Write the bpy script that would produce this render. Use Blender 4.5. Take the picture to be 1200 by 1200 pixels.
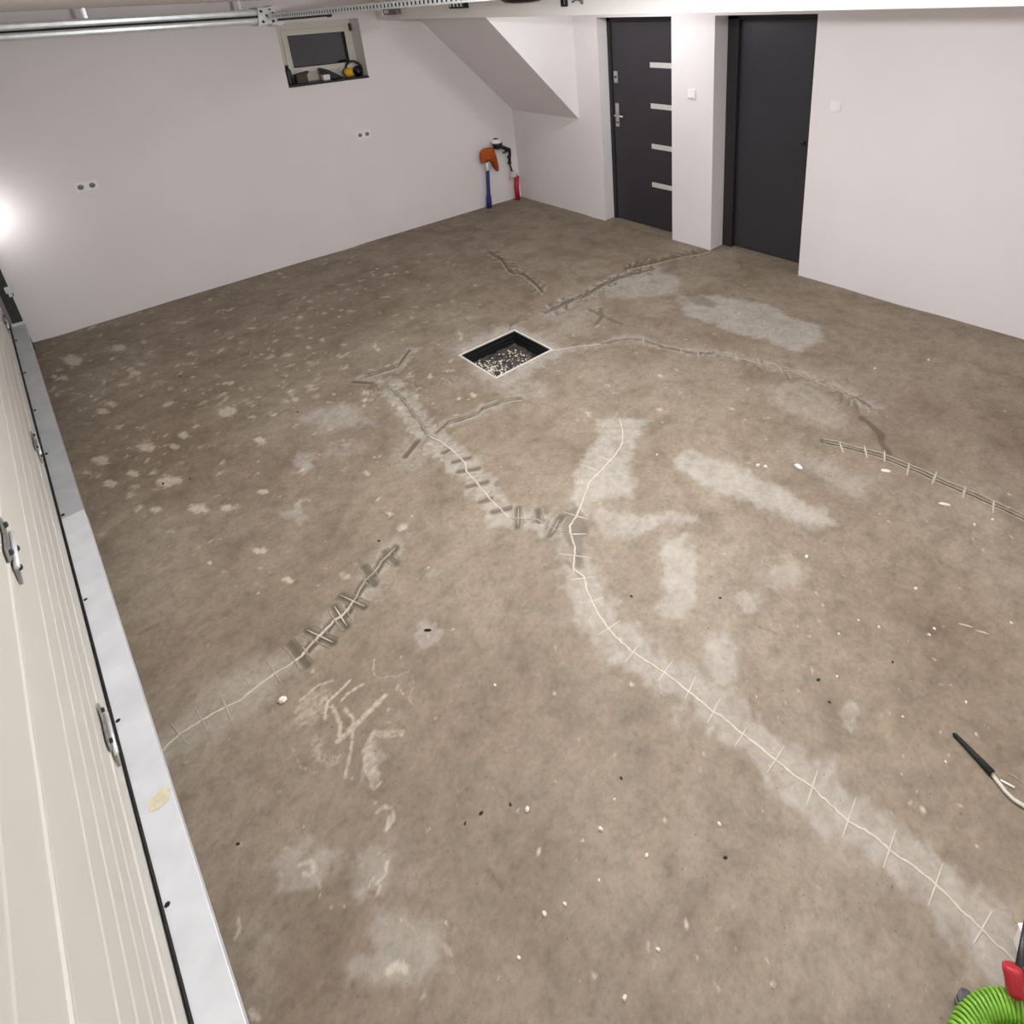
import bpy, math, random
import numpy as np
from mathutils import Matrix, Vector

for o in list(bpy.data.objects):
    bpy.data.objects.remove(o, do_unlink=True)
scene = bpy.context.scene
COL = scene.collection
random.seed(7)
rng = np.random.default_rng(7)

# ------------------------------------------------------------------ camera
FPX, CX, CY = 760.03, 696.37, 309.35            # pixels, 1200 x 1200 frame
CAM = np.array([-4.6043, -6.2635, 2.2734])
yaw, pitch, roll = [math.radians(a) for a in (42.658, 22.69, 3.172)]
_f = np.array([math.sin(yaw)*math.cos(pitch), math.cos(yaw)*math.cos(pitch), -math.sin(pitch)])
_r = np.array([math.cos(yaw), -math.sin(yaw), 0.0])
_d = np.cross(_f, _r)
_c, _s = math.cos(roll), math.sin(roll)
ROT = np.array([_c*_r+_s*_d, -_s*_r+_c*_d, _f])
cam_data = bpy.data.cameras.new('camera')
cam = bpy.data.objects.new('camera', cam_data)
COL.objects.link(cam)
cam_data.sensor_fit = 'HORIZONTAL'
cam_data.sensor_width = 36.0
cam_data.lens = FPX/1200*36.0
cam_data.shift_x = (600-CX)/1200
cam_data.shift_y = (CY-600)/1200
cam_data.clip_start = 0.02
M = Matrix(((ROT[0][0], -ROT[1][0], -ROT[2][0], CAM[0]),
            (ROT[0][1], -ROT[1][1], -ROT[2][1], CAM[1]),
            (ROT[0][2], -ROT[1][2], -ROT[2][2], CAM[2]),
            (0, 0, 0, 1)))
cam.matrix_world = M
scene.camera = cam

def px(u, v, ax=2, val=0.0):
    """point of the plane axis=val that photo pixel (u, v) shows"""
    d = ROT.T @ np.array([(u-CX)/FPX, (v-CY)/FPX, 1.0])
    t = (val-CAM[ax])/d[ax]
    return CAM+t*d

# ------------------------------------------------------------------ world, exposure
world = bpy.data.worlds.new('night')
scene.world = world
world.use_nodes = True
world.node_tree.nodes['Background'].inputs[0].default_value = (0.012, 0.014, 0.02, 1)
world.node_tree.nodes['Background'].inputs[1].default_value = 0.25
scene.view_settings.view_transform = 'Standard'
scene.view_settings.look = 'None'
scene.view_settings.gamma = 1.0
scene.view_settings.use_curve_mapping = False
scene.view_settings.exposure = 0.0

# the ceiling battens: (x, y, length along y, watts)
BATTENS = [(-0.75, -2.3, .6, 9.0), (-2.9, -4.3, 1.2, 58.0), (-2.9, -6.45, 1.2, 15.0)]
CEIL = 2.356

# ------------------------------------------------------------------ helpers
def link(name, me, mat=None, parent=None):
    o = bpy.data.objects.new(name, me)
    COL.objects.link(o)
    if me is not None and mat is not None:
        me.materials.append(mat)
    if parent is not None:
        o.parent = parent
    return o

def tag(o, label, cat=None, group=None, kind=None):
    o['label'] = label
    if cat: o['category'] = cat
    if group: o['group'] = group
    if kind: o['kind'] = kind
    return o

def empty(name, label, cat, loc=(0, 0, 0), group=None, kind=None):
    o = bpy.data.objects.new(name, None)
    o.empty_display_size = 0.05
    COL.objects.link(o)
    o.location = loc
    return tag(o, label, cat, group, kind)

class MB:
    """collects geometry for one mesh; coordinates are made relative to 'org'"""
    def __init__(s): s.v = []; s.f = []
    def add(s, vs, fs):
        n = len(s.v); s.v += [tuple(map(float, p)) for p in vs]
        s.f += [tuple(i+n for i in f) for f in fs]
    def box(s, a, b):
        x0, y0, z0 = a; x1, y1, z1 = b
        x0, x1 = min(x0, x1), max(x0, x1); y0, y1 = min(y0, y1), max(y0, y1); z0, z1 = min(z0, z1), max(z0, z1)
        s.add([(x0,y0,z0),(x1,y0,z0),(x1,y1,z0),(x0,y1,z0),(x0,y0,z1),(x1,y0,z1),(x1,y1,z1),(x0,y1,z1)],
              [(0,3,2,1),(4,5,6,7),(0,1,5,4),(1,2,6,5),(2,3,7,6),(3,0,4,7)])
    def prism(s, poly, axis, a, b):
        """poly: 2-D outline in the two other axes (cyclic order), extruded along axis from a to b"""
        n = len(poly); vs = []
        for t in (a, b):
            for p, q in poly:
                vs.append({0: (t, p, q), 1: (p, t, q), 2: (p, q, t)}[axis])
        fs = [tuple(range(n))[::-1], tuple(range(n, 2*n))]
        fs += [(i, (i+1) % n, n+(i+1) % n, n+i) for i in range(n)]
        s.add(vs, fs)
    def tube(s, path, r, n=10, caps=True, flat=1.0):
        """tube along points; r a number or a list"""
        P = [Vector(map(float, p)) for p in path]
        R = r if isinstance(r, (list, tuple)) else [r]*len(P)
        rings = []; up = None
        for i, p in enumerate(P):
            t = (P[min(i+1, len(P)-1)]-P[max(i-1, 0)])
            if t.length < 1e-9: t = Vector((0, 0, 1))
            t.normalize()
            if up is None:
                up = Vector((0, 0, 1)) if abs(t.z) < .9 else Vector((1, 0, 0))
            a = t.cross(up)
            if a.length < 1e-6: a = t.orthogonal()
            a.normalize(); b = a.cross(t); b.normalize(); up = b
            rings.append([p+(a*math.cos(k*2*math.pi/n)+b*flat*math.sin(k*2*math.pi/n))*R[i] for k in range(n)])
        vs = [q for rg in rings for q in rg]; fs = []
        for i in range(len(P)-1):
            for k in range(n):
                fs.append((i*n+k, i*n+(k+1) % n, (i+1)*n+(k+1) % n, (i+1)*n+k))
        if caps:
            fs.append(tuple(range(n))[::-1]); fs.append(tuple((len(P)-1)*n+k for k in range(n)))
        s.add(vs, fs)
    def lathe(s, c, axis, prof, n=24):
        """prof: (radius, height along axis) pairs"""
        ax = {0: (Vector((0,1,0)), Vector((0,0,1)), Vector((1,0,0))), 1: (Vector((0,0,1)), Vector((1,0,0)), Vector((0,1,0))),
              2: (Vector((1,0,0)), Vector((0,1,0)), Vector((0,0,1)))}[axis]
        c = Vector(map(float, c)); vs = []; fs = []
        for r, h in prof:
            for k in range(n):
                a = k*2*math.pi/n
                vs.append(c+ax[0]*r*math.cos(a)+ax[1]*r*math.sin(a)+ax[2]*h)
        m = len(prof)
        for i in range(m-1):
            for k in range(n):
                fs.append((i*n+k, i*n+(k+1) % n, (i+1)*n+(k+1) % n, (i+1)*n+k))
        fs.append(tuple(range(n))[::-1]); fs.append(tuple((m-1)*n+k for k in range(n)))
        s.add(vs, fs)
    def build(s, name, mat, parent=None, org=None, smooth=False, bevel=0.0):
        """org: world point the mesh is stored around (defaults to the parent's location)"""
        if org is None:
            org = tuple(parent.location) if parent is not None else (0, 0, 0)
            if parent is not None and parent.parent is not None:
                org = tuple(Vector(org)+parent.parent.location)
            loc = (0, 0, 0)
        else:
            loc = org
            if parent is not None:
                raise ValueError('org only for top-level meshes')
        me = bpy.data.meshes.new(name)
        me.from_pydata([(x-org[0], y-org[1], z-org[2]) for x, y, z in s.v], [], s.f)
        me.validate(); me.update()
        import bmesh
        bm = bmesh.new(); bm.from_mesh(me); bmesh.ops.recalc_face_normals(bm, faces=bm.faces[:]); bm.to_mesh(me); bm.free()
        if smooth:
            for p in me.polygons: p.use_smooth = True
        o = link(name, me, mat, parent)
        o.location = loc
        if bevel:
            m = o.modifiers.new('edge', 'BEVEL'); m.width = bevel; m.segments = 2; m.limit_method = 'ANGLE'
        return o

# ------------------------------------------------------------------ materials
def srgb(r, g, b):
    f = lambda c: c/12.92 if c <= .04045 else ((c+.055)/1.055)**2.4
    return (f(r/255), f(g/255), f(b/255), 1.0)

def mat(name, col, rough=.5, metal=0.0, var=.0, scale=30.0, bump=0.0, bscale=80.0, emit=None, strength=0.0, spec=.5, stretch=None):
    m = bpy.data.materials.new(name); m.use_nodes = True
    nt = m.node_tree; N = nt.nodes; L = nt.links
    b = N['Principled BSDF']
    b.inputs['Base Color'].default_value = col
    b.inputs['Roughness'].default_value = rough
    b.inputs['Metallic'].default_value = metal
    b.inputs['Specular IOR Level'].default_value = spec
    tc = N.new('ShaderNodeTexCoord'); vec = tc.outputs['Object']
    if stretch:
        mp = N.new('ShaderNodeMapping'); mp.inputs['Scale'].default_value = stretch
        L.new(vec, mp.inputs['Vector']); vec = mp.outputs['Vector']
    if var:
        n = N.new('ShaderNodeTexNoise'); n.inputs['Scale'].default_value = scale; n.inputs['Detail'].default_value = 6
        L.new(vec, n.inputs['Vector'])
        r = N.new('ShaderNodeValToRGB')
        r.color_ramp.elements[0].position = .3; r.color_ramp.elements[1].position = .7
        r.color_ramp.elements[0].color = tuple(c*(1-var) for c in col[:3])+(1,)
        r.color_ramp.elements[1].color = tuple(min(1, c*(1+var)) for c in col[:3])+(1,)
        L.new(n.outputs['Fac'], r.inputs['Fac']); L.new(r.outputs['Color'], b.inputs['Base Color'])
    if bump:
        n2 = N.new('ShaderNodeTexNoise'); n2.inputs['Scale'].default_value = bscale; n2.inputs['Detail'].default_value = 5
        L.new(vec, n2.inputs['Vector'])
        bp = N.new('ShaderNodeBump'); bp.inputs['Strength'].default_value = bump; bp.inputs['Distance'].default_value = .004
        L.new(n2.outputs['Fac'], bp.inputs['Height']); L.new(bp.outputs['Normal'], b.inputs['Normal'])
    if emit:
        b.inputs['Emission Color'].default_value = emit; b.inputs['Emission Strength'].default_value = strength
    return m

M_WALL = mat('plaster_paint', srgb(235, 229, 230), .55, var=.02, scale=1.6, bump=.12, bscale=160)
M_CEIL = mat('ceiling_paint', srgb(240, 235, 232), .7, var=.02, scale=2, bump=.1, bscale=140)
M_DARKDOOR = mat('anthracite_door', srgb(50, 47, 52), .42, var=.06, scale=4, bump=.06, bscale=400)
M_DARKFRAME = mat('anthracite_frame', srgb(34, 31, 34), .5, var=.05, scale=8)
M_DARKLEAF = mat('smooth_dark_leaf', srgb(50, 49, 54), .36, var=.04, scale=3, bump=.03, bscale=300)
M_STEEL = mat('brushed_steel', srgb(205, 205, 200), .35, .9, var=.06, scale=60, stretch=(1, 8, 60))
M_STEELPALE = mat('satin_inlay', srgb(225, 226, 220), .45, .35, var=.05, scale=50)
M_GALV = mat('galvanised_steel', srgb(226, 229, 230), .34, .3, var=.10, scale=14, bump=.05, bscale=60)
M_GALVDARK = mat('dark_track_steel', srgb(70, 70, 70), .5, .6, var=.2, scale=30)  # darker steel tone for the upright rail and small fittings
M_CHANNEL = mat('bright_galvanised_sheet', srgb(224, 226, 230), .45, .2, var=.07, scale=9, bump=.03, bscale=50)
M_CHANNEL2 = mat('dull_galvanised_sheet', srgb(186, 189, 192), .5, .25, var=.08, scale=9, bump=.03, bscale=50)
M_HINGE = mat('hinge_steel', srgb(140, 139, 136), .45, .5, var=.2, scale=40)
M_PANEL = mat('cream_door_panel', srgb(204, 199, 191), .5, var=.02, scale=5, bump=.08, bscale=300)
M_WHITEPL = mat('white_plastic', srgb(243, 240, 238), .35, var=.01, scale=40)
M_GREYPL = mat('grey_socket', srgb(120, 118, 116), .5, var=.05, scale=60)
M_BLACK = mat('black_plastic', srgb(22, 22, 24), .4, var=.1, scale=40)
M_RUBBER = mat('black_rubber', srgb(16, 16, 16), .7, var=.1, scale=40)
M_WFRAME = mat('white_window_frame', srgb(222, 218, 208), .4, var=.02, scale=10)
M_BLUE = mat('blue_pipe', srgb(38, 46, 110), .45, var=.1, scale=30)
M_RED = mat('red_pipe', srgb(176, 34, 48), .45, var=.1, scale=30)
M_ORANGE = mat('orange_cloth', srgb(172, 80, 26), .9, var=.4, scale=30, bump=.6, bscale=60)
M_YELLOW = mat('yellow_plastic', srgb(222, 172, 30), .4, var=.06, scale=30)
M_BROWN = mat('brown_box', srgb(70, 58, 48), .7, var=.15, scale=40)
M_FILL = mat('pale_resin_filler', srgb(192, 181, 167), .6, var=.12, scale=40, bump=.3, bscale=120)
M_FILLD = mat('dull_resin_filler', srgb(160, 149, 134), .65, var=.15, scale=40, bump=.3, bscale=120)
M_FILLB = mat('dark_mortar_ridge', srgb(104, 93, 78), .8, var=.2, scale=50, bump=.4, bscale=120)
M_CRUMB = mat('pale_mortar', srgb(226, 216, 200), .8, var=.1, scale=80, bump=.4, bscale=150)
M_BIT = mat('dark_grit', srgb(40, 34, 28), .8, var=.2, scale=80)
M_GREEN = mat('green_hose', srgb(126, 176, 58), .35, var=.25, scale=20)
M_DIRT = mat('wet_black_dirt', srgb(66, 62, 60), .4, var=.75, scale=18, bump=.8, bscale=50)
M_CLEAR = mat('milky_tube', srgb(206, 198, 184), .3, var=.04, scale=40)
M_GLOWTUBE = mat('lit_diffuser', (1, 1, 1, 1), .5, emit=(1.0, .97, .92, 1), strength=6.0)

def glass_mat():
    m = bpy.data.materials.new('night_glass'); m.use_nodes = True
    b = m.node_tree.nodes['Principled BSDF']
    b.inputs['Base Color'].default_value = (.93, .94, .96, 1)
    b.inputs['Roughness'].default_value = .03
    b.inputs['Transmission Weight'].default_value = 1.0
    n = m.node_tree.nodes.new('ShaderNodeTexNoise'); n.inputs['Scale'].default_value = 3
    bp = m.node_tree.nodes.new('ShaderNodeBump'); bp.inputs['Strength'].default_value = .02
    m.node_tree.links.new(n.outputs['Fac'], bp.inputs['Height']); m.node_tree.links.new(bp.outputs['Normal'], b.inputs['Normal'])
    return m
M_GLASS = glass_mat()

def floor_mat():
    m = bpy.data.materials.new('stained_concrete'); m.use_nodes = True
    nt = m.node_tree; N = nt.nodes; L = nt.links; b = N['Principled BSDF']
    tc = N.new('ShaderNodeTexCoord')
    def noise(sc, det=6, rough=.55, dist=0):
        n = N.new('ShaderNodeTexNoise'); n.inputs['Scale'].default_value = sc; n.inputs['Detail'].default_value = det
        n.inputs['Roughness'].default_value = rough; n.inputs['Distortion'].default_value = dist
        L.new(tc.outputs['Object'], n.inputs['Vector']); return n.outputs['Fac']
    def ramp(fac, stops):
        r = N.new('ShaderNodeValToRGB'); e = r.color_ramp.elements
        e[0].position, e[0].color = stops[0]; e[1].position, e[1].color = stops[-1]
        for p, c in stops[1:-1]:
            x = e.new(p); x.color = c
        L.new(fac, r.inputs['Fac']); return r.outputs['Color']
    def math_(op, a, c, clamp=False):
        n = N.new('ShaderNodeMath'); n.operation = op; n.use_clamp = clamp
        for i, q in enumerate((a, c)):
            if isinstance(q, (int, float)): n.inputs[i].default_value = q
            else: L.new(q, n.inputs[i])
        return n.outputs[0]
    def mix(fac, a, c, mode='MIX'):
        n = N.new('ShaderNodeMix'); n.data_type = 'RGBA'; n.blend_type = mode
        if isinstance(fac, (int, float)): n.inputs['Factor'].default_value = fac
        else: L.new(fac, n.inputs['Factor'])
        for key, q in ((6, a), (7, c)):
            if isinstance(q, tuple): n.inputs[key].default_value = q
            else: L.new(q, n.inputs[key])
        return n.outputs[2]
    def attr(nm):
        n = N.new('ShaderNodeAttribute'); n.attribute_name = nm; return n.outputs['Fac']
    base = ramp(noise(1.1, 5), [(.3, srgb(123, 109, 93)), (.5, srgb(134, 121, 105)), (.7, srgb(144, 132, 117))])
    fine = ramp(noise(14, 8, .65), [(.25, (.62, .60, .57, 1)), (.5, (1, 1, 1, 1)), (.75, (1.28, 1.27, 1.25, 1))])
    c = mix(.8, base, fine, 'MULTIPLY')
    med = ramp(noise(4.5, 9, .62, .4), [(.28, (.70, .67, .63, 1)), (.5, (1, 1, 1, 1)), (.72, (1.2, 1.2, 1.2, 1))])
    c = mix(.9, c, med, 'MULTIPLY')
    grain = ramp(noise(48, 6, .7), [(.28, (.74, .73, .71, 1)), (.5, (1, 1, 1, 1)), (.72, (1.18, 1.18, 1.17, 1))])
    c = mix(.8, c, grain, 'MULTIPLY')
    # pale ground-down and dusty patches with ragged edges
    nd = math_('SUBTRACT', noise(26, 9, .7, .6), .5)
    dm = math_('ADD', attr('dust'), math_('MULTIPLY', nd, 2.0))
    dm = math_('MULTIPLY', math_('SUBTRACT', dm, .12), 1.0, True)
    dm = math_('MULTIPLY', dm, math_('MULTIPLY', attr('dust'), 1.5, True), True)
    dm = math_('MULTIPLY', dm, math_('ADD', math_('MULTIPLY', noise(9, 8, .65), 1.5), .15, True), True)
    c = mix(math_('MULTIPLY', dm, .72), c, srgb(180, 174, 166))
    # pale splashes
    sm = math_('ADD', attr('spot'), math_('MULTIPLY', math_('SUBTRACT', noise(55, 6, .6), .5), 1.8))
    sm = math_('MULTIPLY', math_('SUBTRACT', sm, .35), 1.7, True)
    sm = math_('MULTIPLY', sm, attr('spot'), True)
    c = mix(math_('MULTIPLY', sm, .8), c, srgb(206, 193, 174))
    # grit specks
    sp = ramp(noise(75, 3, .5), [(.265, (.36, .33, .29, 1)), (.31, (1, 1, 1, 1)), (.70, (1, 1, 1, 1)), (.78, (1.35, 1.32, 1.26, 1))])
    c = mix(.7, c, sp, 'MULTIPLY')
    # chiselled-out crack grooves, unsealed dark mortar
    c = mix(math_('MULTIPLY', attr('groove'), .9, True), c, srgb(84, 74, 60))
    L.new(c, b.inputs['Base Color'])
    rr = ramp(noise(7, 6), [(.3, (.55, .55, .55, 1)), (.7, (.75, .75, .75, 1))])
    L.new(rr, b.inputs['Roughness'])
    b.inputs['Specular IOR Level'].default_value = .35
    bp = N.new('ShaderNodeBump'); bp.inputs['Strength'].default_value = .35; bp.inputs['Distance'].default_value = .004
    h = math_('ADD', noise(60, 8, .7), math_('MULTIPLY', dm, .25))
    L.new(h, bp.inputs['Height']); L.new(bp.outputs['Normal'], b.inputs['Normal'])
    return m
M_FLOOR = floor_mat()

# ------------------------------------------------------------------ room dimensions
XD = -4.90          # inner face of the wall with the garage door
YB = -7.3           # wall behind the camera
D1 = (-2.416, -1.488); D2 = (-3.779, -2.876); DH = 2.05; R1 = .13; R2 = .20
WX = (-2.45, -1.684); WZ = (1.625, 2.165); WD = .20
PIT = (-2.652, -2.181, -3.145, -2.722); PITD = .085

# ------------------------------------------------------------------ floor
def poly_px(pts): return np.array([px(u, v)[:2] for u, v in pts])

def build_floor():
    def axis(stops, extra):
        out = []
        for a, b, st in stops:
            n = max(1, int(round((b-a)/st))); out += list(np.linspace(a, b, n+1)[:-1])
        out.append(stops[-1][1])
        out = np.array(out)
        for e in extra:
            out[np.argmin(abs(out-e))] = e
        return out
    xs = axis([(XD, -1.5, .0075), (-1.5, 0.0, .010)], PIT[:2])
    ys = axis([(YB, -6.42, .06), (-6.42, -3.6, .0075), (-3.6, -1.6, .010), (-1.6, 0.0, .014)], PIT[2:])
    X, Y = np.meshgrid(xs, ys)          # shape (ny, nx)
    att = {k: np.zeros_like(X) for k in ('dust', 'spot', 'groove', 'joint')}

    def vnoise(freq, seed):
        g = np.random.default_rng(seed).uniform(-1, 1, (int(9*freq)+3, int(6*freq)+3))
        fx, fy = (X-XD)*freq, (Y-YB)*freq
        ix, iy = fx.astype(int), fy.astype(int); tx, ty = fx-ix, fy-iy
        tx, ty = tx*tx*(3-2*tx), ty*ty*(3-2*ty)
        return (g[iy, ix]*(1-tx)+g[iy, ix+1]*tx)*(1-ty)+(g[iy+1, ix]*(1-tx)+g[iy+1, ix+1]*tx)*ty
    nx_ = vnoise(6, 1)*.6+vnoise(15, 2)*.45+vnoise(38, 3)*.3
    ny_ = vnoise(6, 4)*.6+vnoise(15, 5)*.45+vnoise(38, 6)*.3
    WARP = {'dust': .045, 'spot': .010, 'groove': .007, 'joint': .004}
    def window(lo, hi):
        i0, i1 = np.searchsorted(ys, lo[1]), np.searchsorted(ys, hi[1])
        j0, j1 = np.searchsorted(xs, lo[0]), np.searchsorted(xs, hi[0])
        return slice(max(0, i0-1), i1+1), slice(max(0, j0-1), j1+1)
    def segdist(px_, py_, a, b):
        d = b-a; L2 = max(1e-12, d@d)
        t = np.clip(((px_-a[0])*d[0]+(py_-a[1])*d[1])/L2, 0, 1)
        return np.hypot(px_-a[0]-t*d[0], py_-a[1]-t*d[1])
    def hatch(P, step, length, amt, w=.006):
        W = poly_px(P)
        for i in range(len(W)-1):
            d = W[i+1]-W[i]; L_ = np.linalg.norm(d); n_ = max(1, int(L_/step)); t_ = d/L_
            for q in range(n_):
                c_ = W[i]+d*(q+random.random())/n_; a_ = random.uniform(.5, 1.3)*random.choice((-1, 1)); l_ = length*random.uniform(.5, 1.1)
                v_ = np.array([t_[0]*math.cos(a_)-t_[1]*math.sin(a_), t_[0]*math.sin(a_)+t_[1]*math.cos(a_)])*l_/2
                a, b = c_-v_, c_+v_; lo, hi = np.minimum(a, b)-.03, np.maximum(a, b)+.03
                sl = window(lo, hi); x, y = X[sl], Y[sl]
                tt = np.clip(.5-(segdist(x, y, a, b)-w)/.016, 0, 1); put('groove', sl, amt*random.uniform(.6, 1)*tt)
                if random.random() < .7:
                    o_ = np.array([-v_[1], v_[0]])*.35; tt = np.clip(.5-(segdist(x, y, a+o_, b+o_)-w)/.016, 0, 1); put('spot', sl, .8*tt)
    def put(k, sl, m, mode='max'):
        if mode == 'max': att[k][sl] = np.maximum(att[k][sl], m)
        else: att[k][sl] = np.clip(att[k][sl]+m, 0, 1)
    def area(k, pts, soft, amt=1.0, world=False):
        P = np.array(pts) if world else poly_px(pts)
        lo, hi = P.min(0)-soft, P.max(0)+soft
        wa = WARP[k] if not world else .006
        sl = window(lo-wa, hi+wa); x, y = X[sl]+wa*nx_[sl], Y[sl]+wa*ny_[sl]
        if x.size == 0: return
        d = np.full(x.shape, 1e9); ins = np.zeros(x.shape, bool)
        for i in range(len(P)):
            a, b = P[i], P[(i+1) % len(P)]
            d = np.minimum(d, segdist(x, y, a, b))
            if a[1] != b[1]:
                cr = ((a[1] > y) != (b[1] > y)) & (x < (b[0]-a[0])*(y-a[1])/(b[1]-a[1])+a[0])
                ins ^= cr
        sd = np.where(ins, -d, d)
        t = np.clip(.5-sd/(2*soft), 0, 1)
        put(k, sl, amt*t*t*(3-2*t))
    def stroke(k, pts, w, soft, amt=1.0, wob=0.0):
        P = poly_px(pts)
        lo, hi = P.min(0)-w-soft, P.max(0)+w+soft
        wa = WARP[k] if w > .02 else .004
        sl = window(lo-wa, hi+wa); x, y = X[sl]+wa*nx_[sl], Y[sl]+wa*ny_[sl]
        if x.size == 0: return
        d = np.full(x.shape, 1e9)
        for i in range(len(P)-1): d = np.minimum(d, segdist(x, y, P[i], P[i+1]))
        if wob:
            d = d+wob*(np.sin(x*37+y*23)+np.sin(x*71-y*53+1)+np.sin(x*19-y*91+2))/3
        t = np.clip(.5-(d-w)/(2*soft), 0, 1)
        put(k, sl, amt*t*t*(3-2*t))
    def blob(k, u, v, ru, rv, amt=1.0):
        """ellipse given by its photo centre and half sizes in photo pixels"""
        n = 14
        area(k, [(u+ru*math.cos(a*2*math.pi/n)*(1+.18*math.sin(a*2.3+u)), v+rv*math.sin(a*2*math.pi/n)*(1+.18*math.cos(a*1.7+v))) for a in range(n)],
             max(.008, .35*np.linalg.norm(px(u+ru, v)-px(u, v))), amt)

    # pale patches
    for pts, soft, amt in [
        ([(705,487),(765,492),(757,505),(742,530),(737,545),(748,560),(742,582),(700,592),(672,592),(664,582),(674,552),(690,525),(700,505)], .05, .95),
        ([(686,592),(740,602),(780,596),(816,602),(816,614),(775,620),(742,628),(700,622)], .04, .8),
        ([(786,538),(815,528),(850,540),(885,560),(930,580),(965,600),(975,618),(950,626),(905,605),(860,588),(820,572),(792,552)], .05, 1.0),
        ([(776,632),(800,626),(812,650),(814,690),(810,722),(790,731),(770,715),(771,680)], .035, 1.0),
        ([(820,748),(850,736),(870,760),(870,790),(850,808),(830,800),(818,775)], .035, .95),
        ([(795,346),(840,345),(900,356),(960,382),(975,400),(940,412),(880,396),(830,380),(800,370)], .05, .95),
        ([(890,452),(930,442),(980,465),(1000,490),(990,512),(950,500),(910,482)], .07, .6),
        ([(925,520),(960,530),(1020,560),(1025,592),(990,585),(950,560),(925,540)], .07, .6),
        ([(520,408),(600,378),(665,408),(640,430),(585,458)], .09, .95),
        ([(438,1062),(520,1085),(530,1128),(500,1140),(470,1150),(430,1160),(395,1175),(380,1160),(400,1130),(425,1122),(436,1092)], .035, .8),
        ([(437,930),(470,940),(490,1010),(520,1085),(450,1075),(430,1000)], .06, .35),
        ([(262,1090),(300,1060),(335,1090),(330,1200),(300,1230),(270,1150)], .06, .5),
        ([(700,330),(760,315),(800,325),(795,345),(740,350),(710,350)], .07, .8),
        ([(640,372),(700,345),(720,362),(690,395),(650,395)], .08, .55),
        ([(560,455),(620,440),(655,460),(630,470),(590,466)], .05, .55),
        ([(60,690),(120,640),(150,560),(100,520),(60,600)], .1, 0.0),
        ([(180,870),(230,800),(300,770),(350,790),(300,840),(240,880),(200,905)], .06, .62),
    ]:
        if amt: area('dust', pts, soft, amt)
    for u, v, ru, rv, a in [(395,490,45,18,.85),(357,540,16,14,.8),(346,603,13,13,.75),(405,525,30,12,.5),(362,1005,38,36,.75),(430,1022,28,38,.7),
                            (1003,835,12,20,.7),(922,672,28,16,.65),(878,703,16,11,.7),(500,745,16,16,.75),(435,892,12,28,.7),(365,330,50,8,.4),
                            (510,670,9,8,.55),(600,1125,14,22,.4),(860,1010,20,40,.25),(540,450,25,10,.5),(480,535,28,20,.55),(1060,500,50,18,.3),
                            (440,400,40,15,.4),(300,420,40,10,.3),(720,590,25,20,.4),(255,600,14,8,.4),(330,775,20,12,.35)]:
        blob('dust', u, v, ru, rv, a)
    # scrubbed halo along the stitched cracks
    stroke('dust', C1[16:], .085, .05, .85, wob=.03)
    stroke('dust', C1[:17], .075, .05, .75, wob=.03)
    stroke('dust', C2, .06, .05, .68, wob=.02)
    stroke('dust', C3[6:], .075, .05, .9, wob=.03); stroke('dust', C3[:7], .06, .05, .8, wob=.03)
    stroke('dust', C3B, .045, .04, .7, wob=.01)
    stroke('dust', C4, .05, .05, .7, wob=.02); stroke('dust', C6, .07, .06, .5, wob=.02); stroke('dust', CP, .04, .04, .6)
    stroke('dust', C5, .03, .05, .25)
    stroke('dust', C7, .09, .06, .75, wob=.03)
    # scribbled smears of filler
    sc = lambda pts: [(150+a/3.43, 600+b/3.43) for a, b in pts]
    area('spot', sc([(650,790),(690,740),(790,700),(830,720),(800,780),(820,840),(760,850),(680,890)]), .02, .62)
    area('spot', sc([(720,930),(760,890),(800,900),(790,970),(860,960),(880,1000),(800,1040),(740,1010)]), .02, .60)
    for st, w, a in [([(820,680),(760,700),(690,755)], .005, .75), ([(890,680),(840,730),(800,765),(790,830)], .006, .75), ([(950,690),(880,735),(855,760)], .006, .7),
                  ([(1035,735),(960,810),(900,870),(840,925)], .010, .62), ([(990,590),(985,640),(1005,665),(1080,660),(1130,640)], .004, .65),
                  ([(1085,690),(1110,730),(1150,775)], .004, .65), ([(1145,640),(1150,690),(1135,735)], .004, .5), ([(820,780),(850,850),(850,900),(900,880),(905,830),(870,790)], .008, .6),
                  ([(900,900),(890,980),(870,1065)], .007, .6), ([(960,990),(965,930),(990,890),(1100,890)], .012, .55), ([(960,960),(975,1020),(1000,1090)], .018, .5),
                  ([(660,950),(690,1020),(740,1050),(770,1045)], .005, .5), ([(1040,845),(1080,840),(1100,820)], .004, .5)]:
        stroke('spot', sc(st), w*1.25, .008, min(1, a*1.3))
    s2 = lambda pts: [(250+a/2.857, 780+b/2.857) for a, b in pts]
    for st, w, a in [([(75,910),(92,880),(85,850)], .006, .9), ([(550,730),(575,700),(580,660)], .007, .9), ([(520,740),(535,710)], .006, .8), ([(545,770),(560,740)], .006, .9),
                     ([(590,1020),(620,1000),(640,1015)], .012, .95), ([(620,850),(670,880)], .004, .8), ([(300,690),(325,700),(345,680),(330,650),(290,660)], .009, .8),
                     ([(550,490),(570,470),(600,480),(605,520),(575,550)], .008, .8), ([(590,510),(580,540)], .008, .9), ([(130,1160),(150,1185)], .01, .8),
                     ([(770,940),(800,970)], .008, .7)]:
        stroke('spot', s2(st), w, .007, a)
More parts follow.
